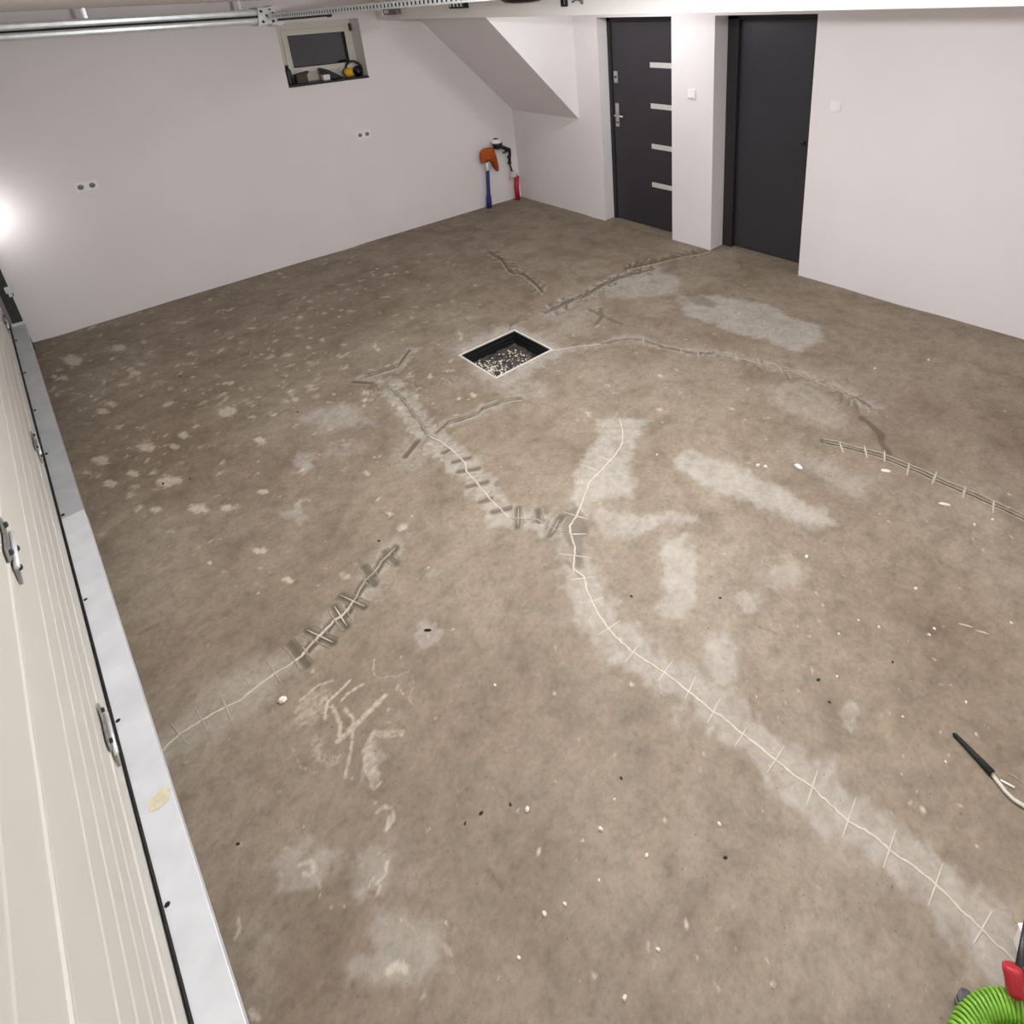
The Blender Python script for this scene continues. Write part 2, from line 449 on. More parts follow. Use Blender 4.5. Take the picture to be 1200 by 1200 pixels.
    # light spatter over the part of the floor by the garage door and the long wall
    def spat(n, u0, u1, v0, v1, r0, r1, a0, a1, cond=None):
        k = 0
        while k < n:
            u, v = random.uniform(u0, u1), random.uniform(v0, v1)
            p = px(u, v)
            if not (XD+.15 < p[0] < -.05 and p[1] < -.05): k += 1; continue
            if cond and not cond(u, v): k += 1; continue
            r = random.uniform(r0, r1); m = 9; e = random.uniform(.6, 1.5); th = random.uniform(0, 3)
            pts = []
            for q in range(m):
                a = q*2*math.pi/m; rr = r*random.uniform(.7, 1.3)
                ax_, by_ = rr*e*math.cos(a), rr/e*math.sin(a)
                pts.append((p[0]+ax_*math.cos(th)-by_*math.sin(th), p[1]+ax_*math.sin(th)+by_*math.cos(th)))
            area('spot', pts, r*.8, random.uniform(a0, a1), world=True); k += 1
    spat(420, 50, 560, 290, 480, .012, .040, .5, 1.0); spat(260, 50, 520, 330, 560, .006, .018, .5, 1.0)
    spat(200, 50, 420, 330, 560, .010, .034, .5, 1.0)
    spat(60, 90, 480, 520, 700, .010, .036, .4, .85)
    spat(260, 420, 900, 260, 500, .008, .026, .4, .85)
    spat(300, 180, 1190, 480, 1180, .004, .011, .5, 1.0)
    spat(60, 850, 1190, 400, 900, .005, .013, .4, .9)
    for u, v, r in [(120,482,9),(118,540,13),(155,555,9),(172,525,12),(128,567,10),(270,480,9),(265,483,12),(307,577,8),(305,645,10),(183,597,9),(233,595,14),
                    (195,565,14),(205,564,10),(265,595,9),(335,680,9),(245,660,5),(158,437,8),(75,443,6),(85,422,14),(63,442,5),(140,407,9),(205,523,7),(305,515,8),(215,510,8)]:
        blob('spot', u, v, r, r*.5, .9)
    # grooves left open
    for P, w, a in [(C2[9:], .021, .95), (C3[:6], .014, .8), (C3[6:13], .010, .75), (C3B, .011, .85), (C4[3:], .011, .8), (C5, .016, .95), (C5B, .018, .75), (C6, .020, .85),
                    (C7[:8], .022, .75), (C7B, .024, .8), (CP, .008, .8), (CX1, .014, .7), (CX2, .014, .7), (CT2, .007, .8), (CT1, .008, .45)]:
        stroke('groove', P, w, .008, a, wob=.008)
    hatch(C6, .05, .20, .95, .010); hatch(C7, .05, .20, .95, .010); hatch(C7B, .05, .18, .9, .010); hatch(C4[3:], .07, .08, .7); hatch(C3[:7], .04, .07, .75); hatch(C3[16:], .05, .10, .8); hatch(C2[9:], .06, .07, .7)
    hatch(C1[8:15], .05, .10, .7); hatch([(560,440),(480,455),(430,455)], .05, .08, .6); hatch(C3[6:17], .06, .09, .6); hatch([(700,345),(770,330),(830,350)], .10, .10, .45); hatch([(880,430),(960,450),(1010,480)], .06, .12, .7)
    stroke('joint', [(41,401),(300,321.5),(609,234)], .009, .008, 1.0); stroke('joint', [(609,234),(710,258),(832,291),(936,320.5),(1200,401)], .009, .008, 1.0)
    for a, b in DARKST: stroke('groove', [a, b], .016, .009, .9)
    area('groove', [(655,604),(674,592),(686,608),(691,622),(684,640),(683,664),(673,667),(669,642),(660,630)], .02, .7)
    area('groove', [(800,345),(818,344),(842,356),(838,361),(815,357)], .02, .5)
    for pts in [[(300,0)], ]: pass
    for u, v, ru, rv, a in [(665,298,30,7,.35),(560,310,14,6,.3),(770,272,18,3,.5),(805,352,10,4,.2),(585,1030,6,14,.0),(178,632,12,8,.25),(655,625,22,12,.3)]:
        if a: blob('groove', u, v, ru, rv, a)
    stroke('groove', [(572,1020),(580,1030),(588,1040)], .006, .006, .6)
    stroke('groove', [(890,735),(905,740),(911,743)], .005, .006, .6)
    stroke('groove', [(165,742),(177,736),(183,733)], .006, .006, .5)
    ny, nx = X.shape
    Z = -.0045*np.clip(att['groove'], 0, 1)**1.5-.008*np.clip(att['joint'], 0, 1)
    co = np.stack([X, Y, Z], -1).reshape(-1, 3)
    jj, ii = np.meshgrid(np.arange(nx-1), np.arange(ny-1))
    a = (ii*nx+jj)
    quads = np.stack([a, a+1, a+nx+1, a+nx], -1).reshape(-1, 4)
    xc = ((xs[:-1]+xs[1:])/2)[jj].ravel(); yc = ((ys[:-1]+ys[1:])/2)[ii].ravel()
    keep = ~((xc > PIT[0]) & (xc < PIT[1]) & (yc > PIT[2]) & (yc < PIT[3]))
    quads = quads[keep]
    me = bpy.data.meshes.new('floor')
    me.vertices.add(len(co)); me.vertices.foreach_set('co', co.astype(np.float32).ravel())
    nq = len(quads)
    me.loops.add(nq*4); me.loops.foreach_set('vertex_index', quads.astype(np.int32).ravel())
    me.polygons.add(nq); me.polygons.foreach_set('loop_start', (np.arange(nq)*4).astype(np.int32))
    me.polygons.foreach_set('loop_total', np.full(nq, 4, np.int32))
    me.update(calc_edges=True)
    for k, v in att.items():
        at = me.attributes.new(k, 'FLOAT', 'POINT'); at.data.foreach_set('value', v.astype(np.float32).ravel())
    me.polygons.foreach_set('use_smooth', np.ones(nq, bool))
    o = link('floor', me, M_FLOOR)
    return tag(o, 'bare stained concrete garage floor with stitched crack repairs and pale patches', 'floor', kind='structure')

# crack courses, photo pixels
C1 = [(726,490),(730,506),(729,520),(722,532),(710,545),(700,556),(692,563),(685,580),(680,594),(675,605),(668,616),(668,624),(674,641),(673,655),(672,666),(684,676),
      (688,690),(692,702),(700,718),(711,734),(725,750),(740,763),(758,775),(778,788),(804,808),(833,832),(850,843),(870,860),(888,873),(905,888),(928,907),(953,923),(972,942),
      (993,962),(1010,971),(1025,980),(1043,997),(1070,1015),(1097,1037),(1112,1051),(1127,1067),(1148,1087),(1168,1107),(1190,1127)]
C2 = [(187,884),(197,872),(212,860),(235,845),(262,830),(283,820),(297,808),(320,790),(340,779),(353,769),(362,757),(376,743),(390,728),(403,719),(415,703),(422,690),(428,680),(437,672),(447,658),(457,648),(463,642)]
C3 = [(480,411),(474,420),(467,429),(452,434),(440,438),(430,441),(452,451),(470,465),(479,477),(485,487),(494,496),(500,509),(515,517),(530,527),(545,542),(547,552),(560,567),(575,585),(586,596),(597,607),(613,607),(630,609),(650,621),(664,622)]
C3B = [(512,507),(520,501),(525,496),(542,491),(560,485),(566,479),(580,474),(595,469),(612,467)]
C4 = [(646,411),(665,408),(679,406),(704,403),(718,400),(732,397),(752,398),(765,402),(778,407),(795,410),(813,414),(837,414),(866,419),(898,428),(930,436),(956,447),(991,460),(1010,470),(1025,480)]
C5 = [(965,517),(985,521),(1010,528),(1030,533),(1055,543),(1080,553),(1105,565),(1130,575),(1155,586),(1180,597),(1203,608)]
C5B = [(1040,531),(1034,520),(1031,508),(1021,497),(1010,490)]
C6 = [(572,295),(587,304),(592,312),(597,319),(612,321),(625,331),(635,342)]
C7 = [(640,366),(655,360),(670,352),(690,345),(705,335),(720,328),(745,320),(765,315)]
C7B = [(735,314),(760,309),(780,304),(800,299),(820,296),(834,292)]
CP = [(597,386),(600,380),(608,376),(618,374)]
CX1 = [(690,362),(705,370),(727,379)]
CX2 = [(704,361),(705,370),(699,380)]
CT2 = [(842,293),(870,299),(900,308),(935,318)]
CT1 = [(755,272),(775,277),(785,280)]
o1 = lambda a, b, k=3.43, ox=600, oy=600: (ox+a/k, oy+b/k)
ST1 = [((655,649),(693,654)),((668.5,680),(695.6,676)),(o1(290,370),o1(370,345)),(o1(345,495),o1(438,437)),(o1(455,605),o1(508,535)),(o1(585,685),o1(645,600)),
       (o1(695,752),o1(740,660)),(o1(785,850),o1(838,748)),(o1(895,945),o1(945,865)),(o1(1025,1050),o1(1095,942)),((945,945),(958,903)),((987,982),(1003,935)),
       ((1035,1018),(1050,972)),((1088,1062),(1105,1012)),((1141,1106),(1163,1067)),((660,600),(690,609)),((668,626),(688,626)),((717,541),(700,534)),((700,552),(683,545))]
o2 = lambda a, b: (150+a/3.43, 600+b/3.43)
ST2 = [(o2(170,850),o2(245,938)),(o2(268,783),o2(322,885)),(o2(372,730),o2(415,840)),(o2(465,665),o2(490,695)),(o2(555,590),o2(615,690)),(o2(120,968),o2(165,1020))]
ST2B = [(o2(720,475),o2(825,525)),(o2(830,380),o2(880,460)),(o2(855,335),o2(950,380))]
DARKST = ST2B+[(o2(650,530),o2(720,615)),(o2(950,220),o2(990,290)),(o2(1030,160),o2(1080,205))]
o3 = lambda a, b: (400+a/4, 400+b/4)
DARKST += [(o3(530,565),o3(600,545)),(o3(550,610),o3(640,595)),(o3(590,680),o3(680,660)),(o3(650,750),o3(700,735)),(o3(710,800),o3(790,780)),(o3(830,780),o3(825,870)),
           (o3(920,790),o3(925,840)),(o3(1030,820),o3(975,910)),(o3(480,520),o3(500,510)),(o3(360,465),o3(300,540)),(o3(60,190),o3(140,195))]
ST3 = [(o3(830,785),o3(828,865)),(o3(1020,835),o3(985,900)),(o3(800,828),o3(880,832)),(o3(1070,908),o3(1150,905))]
o5 = lambda a, b: (850+a/3.43, 400+b/3.43)
ST5 = [(o5(460,405),o5(475,450)),(o5(560,420),o5(570,470)),(o5(640,440),o5(640,485)),(o5(740,490),o5(730,540)),(o5(850,525),o5(830,575)),(o5(965,585),o5(955,630)),(o5(1080,640),o5(1075,690))]
o4 = lambda a, b: (650+a/3.43, 260+b/3.43)
ST4 = [(o4(355,460),o4(360,500)),(o4(505,505),o4(515,530)),(o4(575,520),o4(580,550)),(o4(725,525),o4(735,560)),(o4(815,545),o4(825,575)),(o4(905,580),o4(915,610)),(o4(1040,615),o4(1060,650)),
       (o4(120,490),o4(130,515)),(o5(485,200),o5(505,215)),(o5(520,230),o5(545,250)),(o5(565,255),o5(580,285))]
ST6 = [((578,306),(592,301)),((588,314),(602,309)),((603,325),(618,317)),((612,330),(627,324))]
ST7 = [((662,360),(672,350)),((680,352),(690,340)),((696,345),(706,333)),((712,336),(722,324)),((748,323),(752,312)),((775,309),(783,302))]

floor = build_floor()

def ribbon(name, pts, width, mat_, parent, z0=-.003, h=.0035, jag=.25, subdiv=4):
    W = [px(u, v)[:2] for u, v in pts]
    P = []
    for i in range(len(W)-1):
        for k in range(subdiv):
            P.append(W[i]+(W[i+1]-W[i])*k/subdiv)
    P.append(W[-1]); P = np.array(P)
    if len(P) > 6:
        P[1:-1] += rng.normal(0, width*.12, P[1:-1].shape)
    vs, fs = [], []
    n = len(P)
    for i in range(n):
        t = P[min(i+1, n-1)]-P[max(i-1, 0)]; t = t/np.linalg.norm(t); nn = np.array([-t[1], t[0]])
        w = width*.5*(1+jag*rng.uniform(-1, 1))
        if i in (0, n-1): w *= .5
        hh = h*(1+.3*rng.uniform(-1, 1))
        a, b = P[i]+nn*w, P[i]-nn*w; a2, b2 = P[i]+nn*w*.55, P[i]-nn*w*.55
        vs += [(a[0], a[1], z0), (a2[0], a2[1], z0+h+hh*.4), (b2[0], b2[1], z0+h+hh*.4), (b[0], b[1], z0)]
    for i in range(n-1):
        for k in range(3):
            fs.append((i*4+k, i*4+k+1, i*4+k+5, i*4+k+4))
    m = MB(); m.add(vs, fs)
    return m.build(name, mat_, parent)

ribbon('crack_filler', C1, .0105, M_FILL, floor)
ribbon('crack_filler', C2[:15], .011, M_FILL, floor)
ribbon('crack_filler', C2[14:], .009, M_FILLD, floor)
ribbon('crack_filler', C3[11:20], .011, M_FILL, floor)
ribbon('crack_filler', C3[19:], .008, M_FILLD, floor)
ribbon('crack_filler', C3[5:12], .008, M_FILLD, floor)
ribbon('crack_filler', C4[:4], .010, M_FILL, floor)
ribbon('crack_filler', C4[11:17], .009, M_FILLD, floor)
ribbon('crack_filler', C5, .005, M_FILLD, floor)
ribbon('crack_filler', [(672,664),(672.5,671)], .009, M_FILL, floor)
for lst, w, mm in [(ST1, .0072, M_FILL), (ST2, .008, M_FILLD), (ST2B, .007, M_FILL), (ST3, .007, M_FILLD), (ST5, .010, M_FILL), (ST4, .012, M_FILLD), (ST6, .014, M_FILLB), (ST7, .014, M_FILLB)]:
    for a, b in lst:
        ribbon('stitch_bar', [a, b], w, mm, floor, jag=.15)
# raised, unsealed edges of the far chiselled cracks
def offset_px(P, du, dv): return [(u+du, v+dv) for u, v in P]
for P, w in [(C6, .012), (C7, .014), (C7B, .016), (C3B, .009), (C3[:6], .012)]:
    ribbon('mortar_edge', offset_px(P, 0, 2.4), w, M_FILLD, floor, jag=.6)
    ribbon('mortar_edge', offset_px(P, 0, -2.2), w*.8, M_FILLB, floor, jag=.6)

def rim(a, b, off, w, mat_):
    A, B = px(*a)[:2], px(*b)[:2]; t = (B-A)/np.linalg.norm(B-A); n = np.array([-t[1], t[0]])
    for sgn in (-1, 1):
        m = MB(); vs = []; fs = []
        for i in range(5):
            c_ = A-t*.006+(B-A+t*.012)*i/4+n*sgn*(off+rng.uniform(-.003, .003)); h_ = w*rng.uniform(.35, .65)
            p1, p2 = c_+n*h_, c_-n*h_
            vs += [(p1[0], p1[1], -.003), (c_[0], c_[1], .0032), (p2[0], p2[1], -.003)]
        for i in range(4):
            fs += [(i*3, i*3+1, i*3+4, i*3+3), (i*3+1, i*3+2, i*3+5, i*3+4)]
        m.add(vs, fs); m.build('stitch_rim', mat_, floor)
for a, b in DARKST: rim(a, b, .024, .009, M_FILLD)
for i in range(len(C5)-1): rim(C5[i], C5[i+1], .022, .008, M_FILLD)

# door thresholds inside the two reveals
for (ya, yb), rd, wv in ((D1, R1, .0), (D2, R2, .0)):
    m = MB(); m.box((0, ya, -.08), (rd+.07, yb, .004))
    t = m.build('threshold', M_FLOOR, floor)

# ------------------------------------------------------------------ walls
def wall_grid(boxes, name, label, m_=M_WALL):
    m = MB()
    for a, b in boxes: m.box(a, b)
    return tag(m.build(name, m_), label, 'wall', kind='structure')

T = .30
wall_grid([((XD-T, 0, -.1), (WX[0], T, CEIL+.1)), ((WX[1], 0, -.1), (T+.1, T, CEIL+.1)),
           ((WX[0], 0, -.1), (WX[1], T, WZ[0])), ((WX[0], 0, WZ[1]), (WX[1], T, CEIL+.1))],
          'wall_left', 'long pinkish white plastered wall with a small basement window')
wall_grid([((0, D1[1], -.1), (T, 0, CEIL+.1)), ((0, D2[1], -.1), (T, D1[0], CEIL+.1)), ((0, YB-.2, -.1), (T, D2[0], CEIL+.1)),
           ((0, D1[0], DH), (T, D1[1], CEIL+.1)), ((0, D2[0], DH), (T, D2[1], CEIL+.1))],
          'wall_right', 'white plastered wall holding the two dark doors')
wall_grid([((XD-.15, YB, -.1), (XD, 0, CEIL+.1))], 'wall_front', 'plain white wall behind the closed garage door')
wall_grid([((XD-.15, YB-.2, -.1), (0, YB, CEIL+.1))], 'wall_back', 'plain white wall at the near end of the garage')
m = MB(); m.box((XD-.15, YB-.2, CEIL), (T, T, CEIL+.12))
tag(m.build('ceiling', M_CEIL), 'low flat white garage ceiling', 'ceiling', kind='structure')
m = MB(); m.box((-1.5, YB, 2.137), (-1.24, 0, CEIL))
tag(m.build('trim_1', M_CEIL, bevel=.004), 'white boxed ceiling beam running across above the doors', 'beam', kind='structure')
m = MB(); m.prism([(0, 1.055), (-1.24, 2.32), (-1.24, CEIL), (0, CEIL)], 1, -1.155, 0)
tag(m.build('trim_2', M_WALL, bevel=.003), 'plastered underside of a staircase sloping down into the corner', 'staircase', kind='structure')

# ------------------------------------------------------------------ window
win = empty('window_1', 'small white basement window with a dark night pane high in the long wall', 'window', ((WX[0]+WX[1])/2, WD, WZ[0]), kind='structure')
PX = (-2.30, -1.757); PZ = (1.768, 2.05)
m = MB()
m.box((WX[0], WD, WZ[0]), (PX[0]-.035, WD+.07, WZ[1])); m.box((PX[1]+.03, WD, WZ[0]), (WX[1], WD+.07, WZ[1]))
m.box((PX[0]-.035, WD, WZ[0]), (PX[1]+.03, WD+.07, PZ[0]-.045)); m.box((PX[0]-.035, WD, PZ[1]+.04), (PX[1]+.03, WD+.07, WZ[1]))
m.build('window_frame', M_WFRAME, win, bevel=.004)
m = MB()
m.box((PX[0]-.05, WD-.012, PZ[0]-.055), (PX[0], WD+.05, PZ[1]+.05)); m.box((PX[1], WD-.012, PZ[0]-.055), (PX[1]+.042, WD+.05, PZ[1]+.05))
m.box((PX[0], WD-.012, PZ[0]-.055), (PX[1], WD+.05, PZ[0])); m.box((PX[0], WD-.012, PZ[1]), (PX[1], WD+.05, PZ[1]+.05))
sash = m.build('sash', M_WFRAME, win, bevel=.004)
m = MB(); m.box((PX[0], WD+.02, PZ[0]), (PX[1], WD+.03, PZ[1])); m.build('pane', M_GLASS, win)
m = MB(); g = .004
m.box((PX[0], WD-.002, PZ[0]), (PX[1], WD+.02, PZ[0]+g)); m.box((PX[0], WD-.002, PZ[1]-g), (PX[1], WD+.02, PZ[1]))
m.box((PX[0], WD-.002, PZ[0]), (PX[0]+g, WD+.02, PZ[1])); m.box((PX[1]-g, WD-.002, PZ[0]), (PX[1], WD+.02, PZ[1]))
m.build('glazing_gasket', M_RUBBER, win)
m = MB(); m.box((WX[1]-.02, WD-.03, PZ[1]+.0), (WX[1]-.008, WD, PZ[1]+.07)); m.build('hinge', M_BROWN, win)
m = MB(); m.box((WX[0], -.012, WZ[0]-.004), (WX[1], WD, WZ[0]+.014)); m.build('window_sill', M_BLACK, win)
SZ = WZ[0]+.014
# things on the sill
em = empty('ear_defenders', 'black and yellow ear defenders lying on the window sill', 'ear defenders', (-1.775, .10, SZ))
m = MB(); m.tube([(-1.855+.085*(1-math.cos(a)), .10+.02*math.sin(a), SZ+.045+.095*math.sin(a)) for a in np.linspace(.1, math.pi*.98, 16)], .011, 8)
m.build('headband', M_BLACK, em, smooth=True)
for cx_, cy_, mt_ in ((-1.845, .072, M_YELLOW), (-1.715, .125, M_BLACK)):
    m = MB(); m.lathe((cx_, cy_-.03, SZ+.045), 1, [(.0, -.002), (.028, .0), (.041, .012), (.045, .03), (.044, .038)], 20)
    cup = m.build('ear_cup', mt_, em, smooth=True)
    m = MB(); m.lathe((cx_, cy_+.008, SZ+.045), 1, [(.03, 0), (.044, .004), (.046, .016), (.03, .02)], 20); m.build('cushion', M_BLACK, cup, smooth=True)
to = empty('hand_sander', 'black power tool with a white battery pack on the window sill', 'power tool', (-1.97, .10, SZ))
m = MB(); m.prism([(-2.120, SZ+.10), (-2.100, SZ+.115), (-2.030, SZ+.09), (-1.940, SZ+.035), (-1.900, SZ), (-2.020, SZ), (-2.040, SZ+.05), (-2.090, SZ+.075)], 1, .07, .125)
m.build('body', M_BLACK, to, bevel=.008)
m = MB(); m.box((-2.10, .055, SZ), (-2.035, .12, SZ+.052)); m.build('battery_pack', M_WHITEPL, to, bevel=.006)
m = MB(); m.box((-2.105, .06, SZ+.052), (-2.06, .12, SZ+.085)); m.build('handle', M_BLACK, to, bevel=.006)
bx = empty('cardboard_box', 'small dark brown box standing on the window sill', 'box', (-2.30, .1, SZ))
m = MB(); m.box((-2.345, .05, SZ), (-2.245, .13, SZ+.075)); m.build('body', M_BROWN, bx, bevel=.004)
m = MB(); m.prism([(-2.35, SZ+.075), (-2.24, SZ+.075), (-2.22, SZ+.10), (-2.33, SZ+.083)], 1, .05, .125); m.build('flap', M_BROWN, bx)
bo = empty('spray_can', 'grey spray can at the end of the window sill behind the brown box', 'can', (-2.40, .13, SZ))
m = MB(); m.lathe((-2.385, .13, SZ), 2, [(.028, 0), (.029, .004), (.029, .115), (.02, .13), (.012, .133)], 18); m.build('body', M_GALVDARK, bo, smooth=True)
m = MB(); m.lathe((-2.385, .13, SZ+.133), 2, [(.013, 0), (.013, .03), (.009, .034)], 14); m.build('cap', M_BLACK, bo, smooth=True)

# ------------------------------------------------------------------ doors
def door(n, yr, rd, label):
    d = empty('door_%d' % n, label, 'door', (rd, (yr[0]+yr[1])/2, 0), kind='structure')
    return d
d1 = door(1, D1, R1, 'anthracite entrance door with four short steel inlay bars and lever handle')
m = MB(); fw = .045
m.box((R1, D1[1]-fw, 0), (R1+.07, D1[1], DH)); m.box((R1, D1[0], 0), (R1+.07, D1[0]+fw, DH)); m.box((R1, D1[0], DH-fw), (R1+.07, D1[1], DH))
m.build('door_frame', M_DARKFRAME, d1, bevel=.003)
m = MB(); m.box((R1+.012, D1[0]+fw+.003, .012), (R1+.06, D1[1]-fw-.003, DH-fw-.003)); m.build('door_leaf', M_DARKDOOR, d1, bevel=.004)
xs_ = R1+.012
for u, v in ((762, 76), (763, 124), (764, 171.2), (764.5, 216)):
    p = px(u, v, 0, xs_)
    m = MB(); m.box((xs_-.006, p[1]-.29, p[2]-.024), (xs_+.004, p[1], p[2]+.024)); m.build('inlay_bar', M_STEELPALE, d1, bevel=.002)
p = px(722, 90, 0, xs_)
m = MB(); m.box((xs_-.008, p[1]-.026, p[2]-.056), (xs_+.002, p[1]+.026, p[2]+.056)); pl = m.build('lock_plate', M_STEEL, d1, bevel=.003)
m = MB(); m.lathe((xs_-.014, p[1], p[2]), 0, [(.012, 0), (.012, .008)], 14); m.build('keyhole', M_BLACK, pl)
p = px(724, 134.5, 0, xs_)
m = MB(); m.box((xs_-.008, p[1]-.024, p[2]-.118), (xs_+.002, p[1]+.024, p[2]+.118)); pl = m.build('handle_plate', M_STEEL, d1, bevel=.003)
m = MB(); m.tube([(xs_-.004, p[1], p[2]), (xs_-.045, p[1], p[2]), (xs_-.052, p[1]-.02, p[2]), (xs_-.052, p[1]-.115, p[2]-.003)], .010, 10); m.build('lever', M_STEEL, pl, smooth=True)
m = MB(); m.lathe((xs_-.014, p[1], p[2]-.075), 0, [(.010, 0), (.010, .008)], 12); m.build('keyhole', M_BLACK, pl)

d2 = door(2, D2, R2, 'plain smooth black door in the deep reveal nearest the corner pillar')
d2['label'] = 'plain smooth near-black door without inlays, set in a deep white reveal'
m = MB(); fw2 = .105
m.box((R2-.02, D2[1]-fw2, 0), (R2+.09, D2[1], DH)); m.box((R2-.02, D2[0], 0), (R2+.09, D2[0]+.05, DH)); m.box((R2-.02, D2[0], DH-.04), (R2+.09, D2[1], DH))
m.build('door_frame', M_DARKFRAME, d2, bevel=.003)
m = MB(); m.box((R2+.02, D2[0]+.05, .01), (R2+.065, D2[1]-fw2, DH-.04)); m.build('door_leaf', M_DARKLEAF, d2, bevel=.003)
p = px(943, 167, 0, R2+.02)
m = MB(); m.lathe((R2-.005, p[1], p[2]), 0, [(.008, -.012), (.018, -.008), (.018, .004), (.010, .008), (.010, .027)], 16); m.build('knob', M_BLACK, d2, smooth=True)

# ------------------------------------------------------------------ switches and sockets
def switch(u, v, label):
    p = px(u, v, 0, 0)
    s = empty('light_switch', label, 'light switch', (0, p[1], p[2]))
    m = MB(); m.box((-.011, p[1]-.0415, p[2]-.0415), (.0, p[1]+.0415, p[2]+.0415)); m.build('plate', M_WHITEPL, s, bevel=.004)
    m = MB(); m.prism([(-.011, p[2]-.028), (-.018, p[2]-.028), (-.012, p[2]+.028), (-.011, p[2]+.028)], 1, p[1]-.028, p[1]+.028); m.build('rocker', M_WHITEPL, s, bevel=.002)
switch(811, 110, 'white square light switch on the wall pier between the two dark doors')
switch(979.5, 124.5, 'white square light switch on the wall right beside the plain black door')

def socket(u, v, label):
    p = px(u, v, 1, 0)
    s = empty('double_socket', label, 'socket', (p[0], 0, p[2]), )
    m = MB(); m.box((p[0]-.077, -.011, p[2]-.041), (p[0]+.077, 0, p[2]+.041)); m.build('plate', M_WHITEPL, s, bevel=.004)
    for dx in (-.037, .037):
        m = MB(); m.lathe((p[0]+dx, -.014, p[2]), 1, [(.027, .006), (.027, 0), (.0205, 0), (.0195, .006)], 24)
        ring = m.build('socket_ring', M_WHITEPL, s, smooth=False)
        m = MB(); m.lathe((p[0]+dx, -.0125, p[2]), 1, [(.0195, 0), (.0195, .004)], 24); ins = m.build('socket_well', M_GREYPL, s)
        m = MB(); m.lathe((p[0]+dx, -.022, p[2]+.010), 1, [(.0025, 0), (.0025, .01)], 8); m.build('earth_pin', M_STEEL, ins)
        m = MB(); m.lathe((p[0]+dx-.0095, -.0135, p[2]), 1, [(.003, 0), (.003, .003)], 8); m.lathe((p[0]+dx+.0095, -.0135, p[2]), 1, [(.003, 0), (.003, .003)], 8)
        m.build('pin_hole', M_BLACK, ins)
socket(101, 218, 'white double socket on the long wall beside the garage door end')
socket(425.5, 157.5, 'white double socket on the long wall below the basement window')

# ------------------------------------------------------------------ garage door
XP = -4.86
GY0, GY1 = -5.75, -.165
gd = empty('garage_door', 'closed cream sectional garage door with ribbed panels and a galvanised bottom channel', 'garage door', (XP, (GY0+GY1)/2, 0))
def section(z0, z1, ribs):
    prof = [(XP-.035, z0+.004), (XP-.006, z0+.004), (XP, z0+.012)]
    for r in ribs:
        prof += [(XP, r-.009), (XP+.0022, r-.004), (XP+.0022, r+.004), (XP, r+.009)]
    prof += [(XP, z1-.012), (XP-.006, z1-.004), (XP-.035, z1-.004)]
    m = MB(); m.prism(prof, 1, GY0, GY1)
    return m.build('panel', M_PANEL, gd)
SEAMS = [.03, .365, 1.075, 1.72, 2.25]
section(SEAMS[0], SEAMS[1], [])
p2 = section(SEAMS[1], SEAMS[2], [.50, .60, .715, .84])
section(SEAMS[2], SEAMS[3], [1.29, 1.41, 1.53])
section(SEAMS[3], SEAMS[4], [1.92, 2.04])
# pale seam lips
for z in SEAMS[1:4]:
    m = MB(); m.prism([(XP-.002, z+.006), (XP+.004, z+.010), (XP+.004, z+.022), (XP-.002, z+.026)], 1, GY0, GY1); m.build('seam_lip', M_PANEL, gd)
    m = MB(); m.box((XP-.034, GY0, z-.004), (XP-.006, GY1, z+.004)); m.build('seam_gasket', M_RUBBER, gd)
m = MB(); m.box((XP-.03, GY0, 0), (XP-.002, GY1, .032)); m.build('bottom_seal', M_RUBBER, gd)
# hinges
def hinge(y, z):
    m = MB()
    m.prism([(y-.085, z+.025), (y-.06, z+.048), (y+.02, z+.040), (y+.075, z+.058), (y+.085, z+.030), (y+.02, z+.012), (y-.05, z+.008)], 0, XP+.004, XP+.009)
    m.prism([(y-.075, z-.055), (y-.02, z-.040), (y+.05, z-.045), (y+.070, z-.020), (y+.02, z-.004), (y-.05, z-.006)], 0, XP+.002, XP+.009)
    h = m.build('hinge', M_HINGE, gd, bevel=.001)
    m = MB(); m.tube([(XP+.012, y-.08, z), (XP+.012, y+.08, z)], .0065, 10); m.build('hinge_pin', M_GALV, h, smooth=True)
    for dy, dz in ((-.055, .030), (.055, .042), (-.04, -.030), (.045, -.030)):
        m = MB(); m.lathe((XP+.009, y+dy, z+dz), 0, [(.0075, 0), (.0075, .006), (.004, .008)], 6); m.build('bolt', M_GALVDARK, h)
for z in SEAMS[1:4]:
    for y in (-.5, -2.45, -4.35):
        hinge(y, z)
# galvanised channel along the foot of the door
SX0, SX1, SZ0, SZ1 = -4.852, -4.770, .165, .225
def channel(y0, y1, e, nm='bottom_channel'):
    t_ = .003
    m = MB(); m.prism([(SX0, SZ0), (SX1+e, SZ0), (SX1+e, SZ1+e), (SX0, SZ1+e), (SX0, SZ1+e-t_), (SX1+e-t_, SZ1+e-t_), (SX1+e-t_, SZ0+t_), (SX0, SZ0+t_)], 1, y0, y1)
    return m.build(nm, M_CHANNEL if e else M_CHANNEL2, gd, bevel=.0015)
ch = channel(-2.95, -.17, 0)
ch2 = channel(GY0, -2.93, .003)
m = MB(); m.box((SX1-.075, -.19, SZ1), (SX1+.004, -.168, SZ1+.02)); m.build('channel_end_cap', M_GALV, gd, bevel=.003)
m = MB(); m.prism([(-4.855, SZ1+.0035), (-4.850, SZ1+.0035), (-4.850, SZ1+.006), (-4.855, SZ1+.007)], 1, GY0, -.14); m.build('dark_gap_strip', M_RUBBER, gd)  # black strip drawn for the dark gap between channel and panel
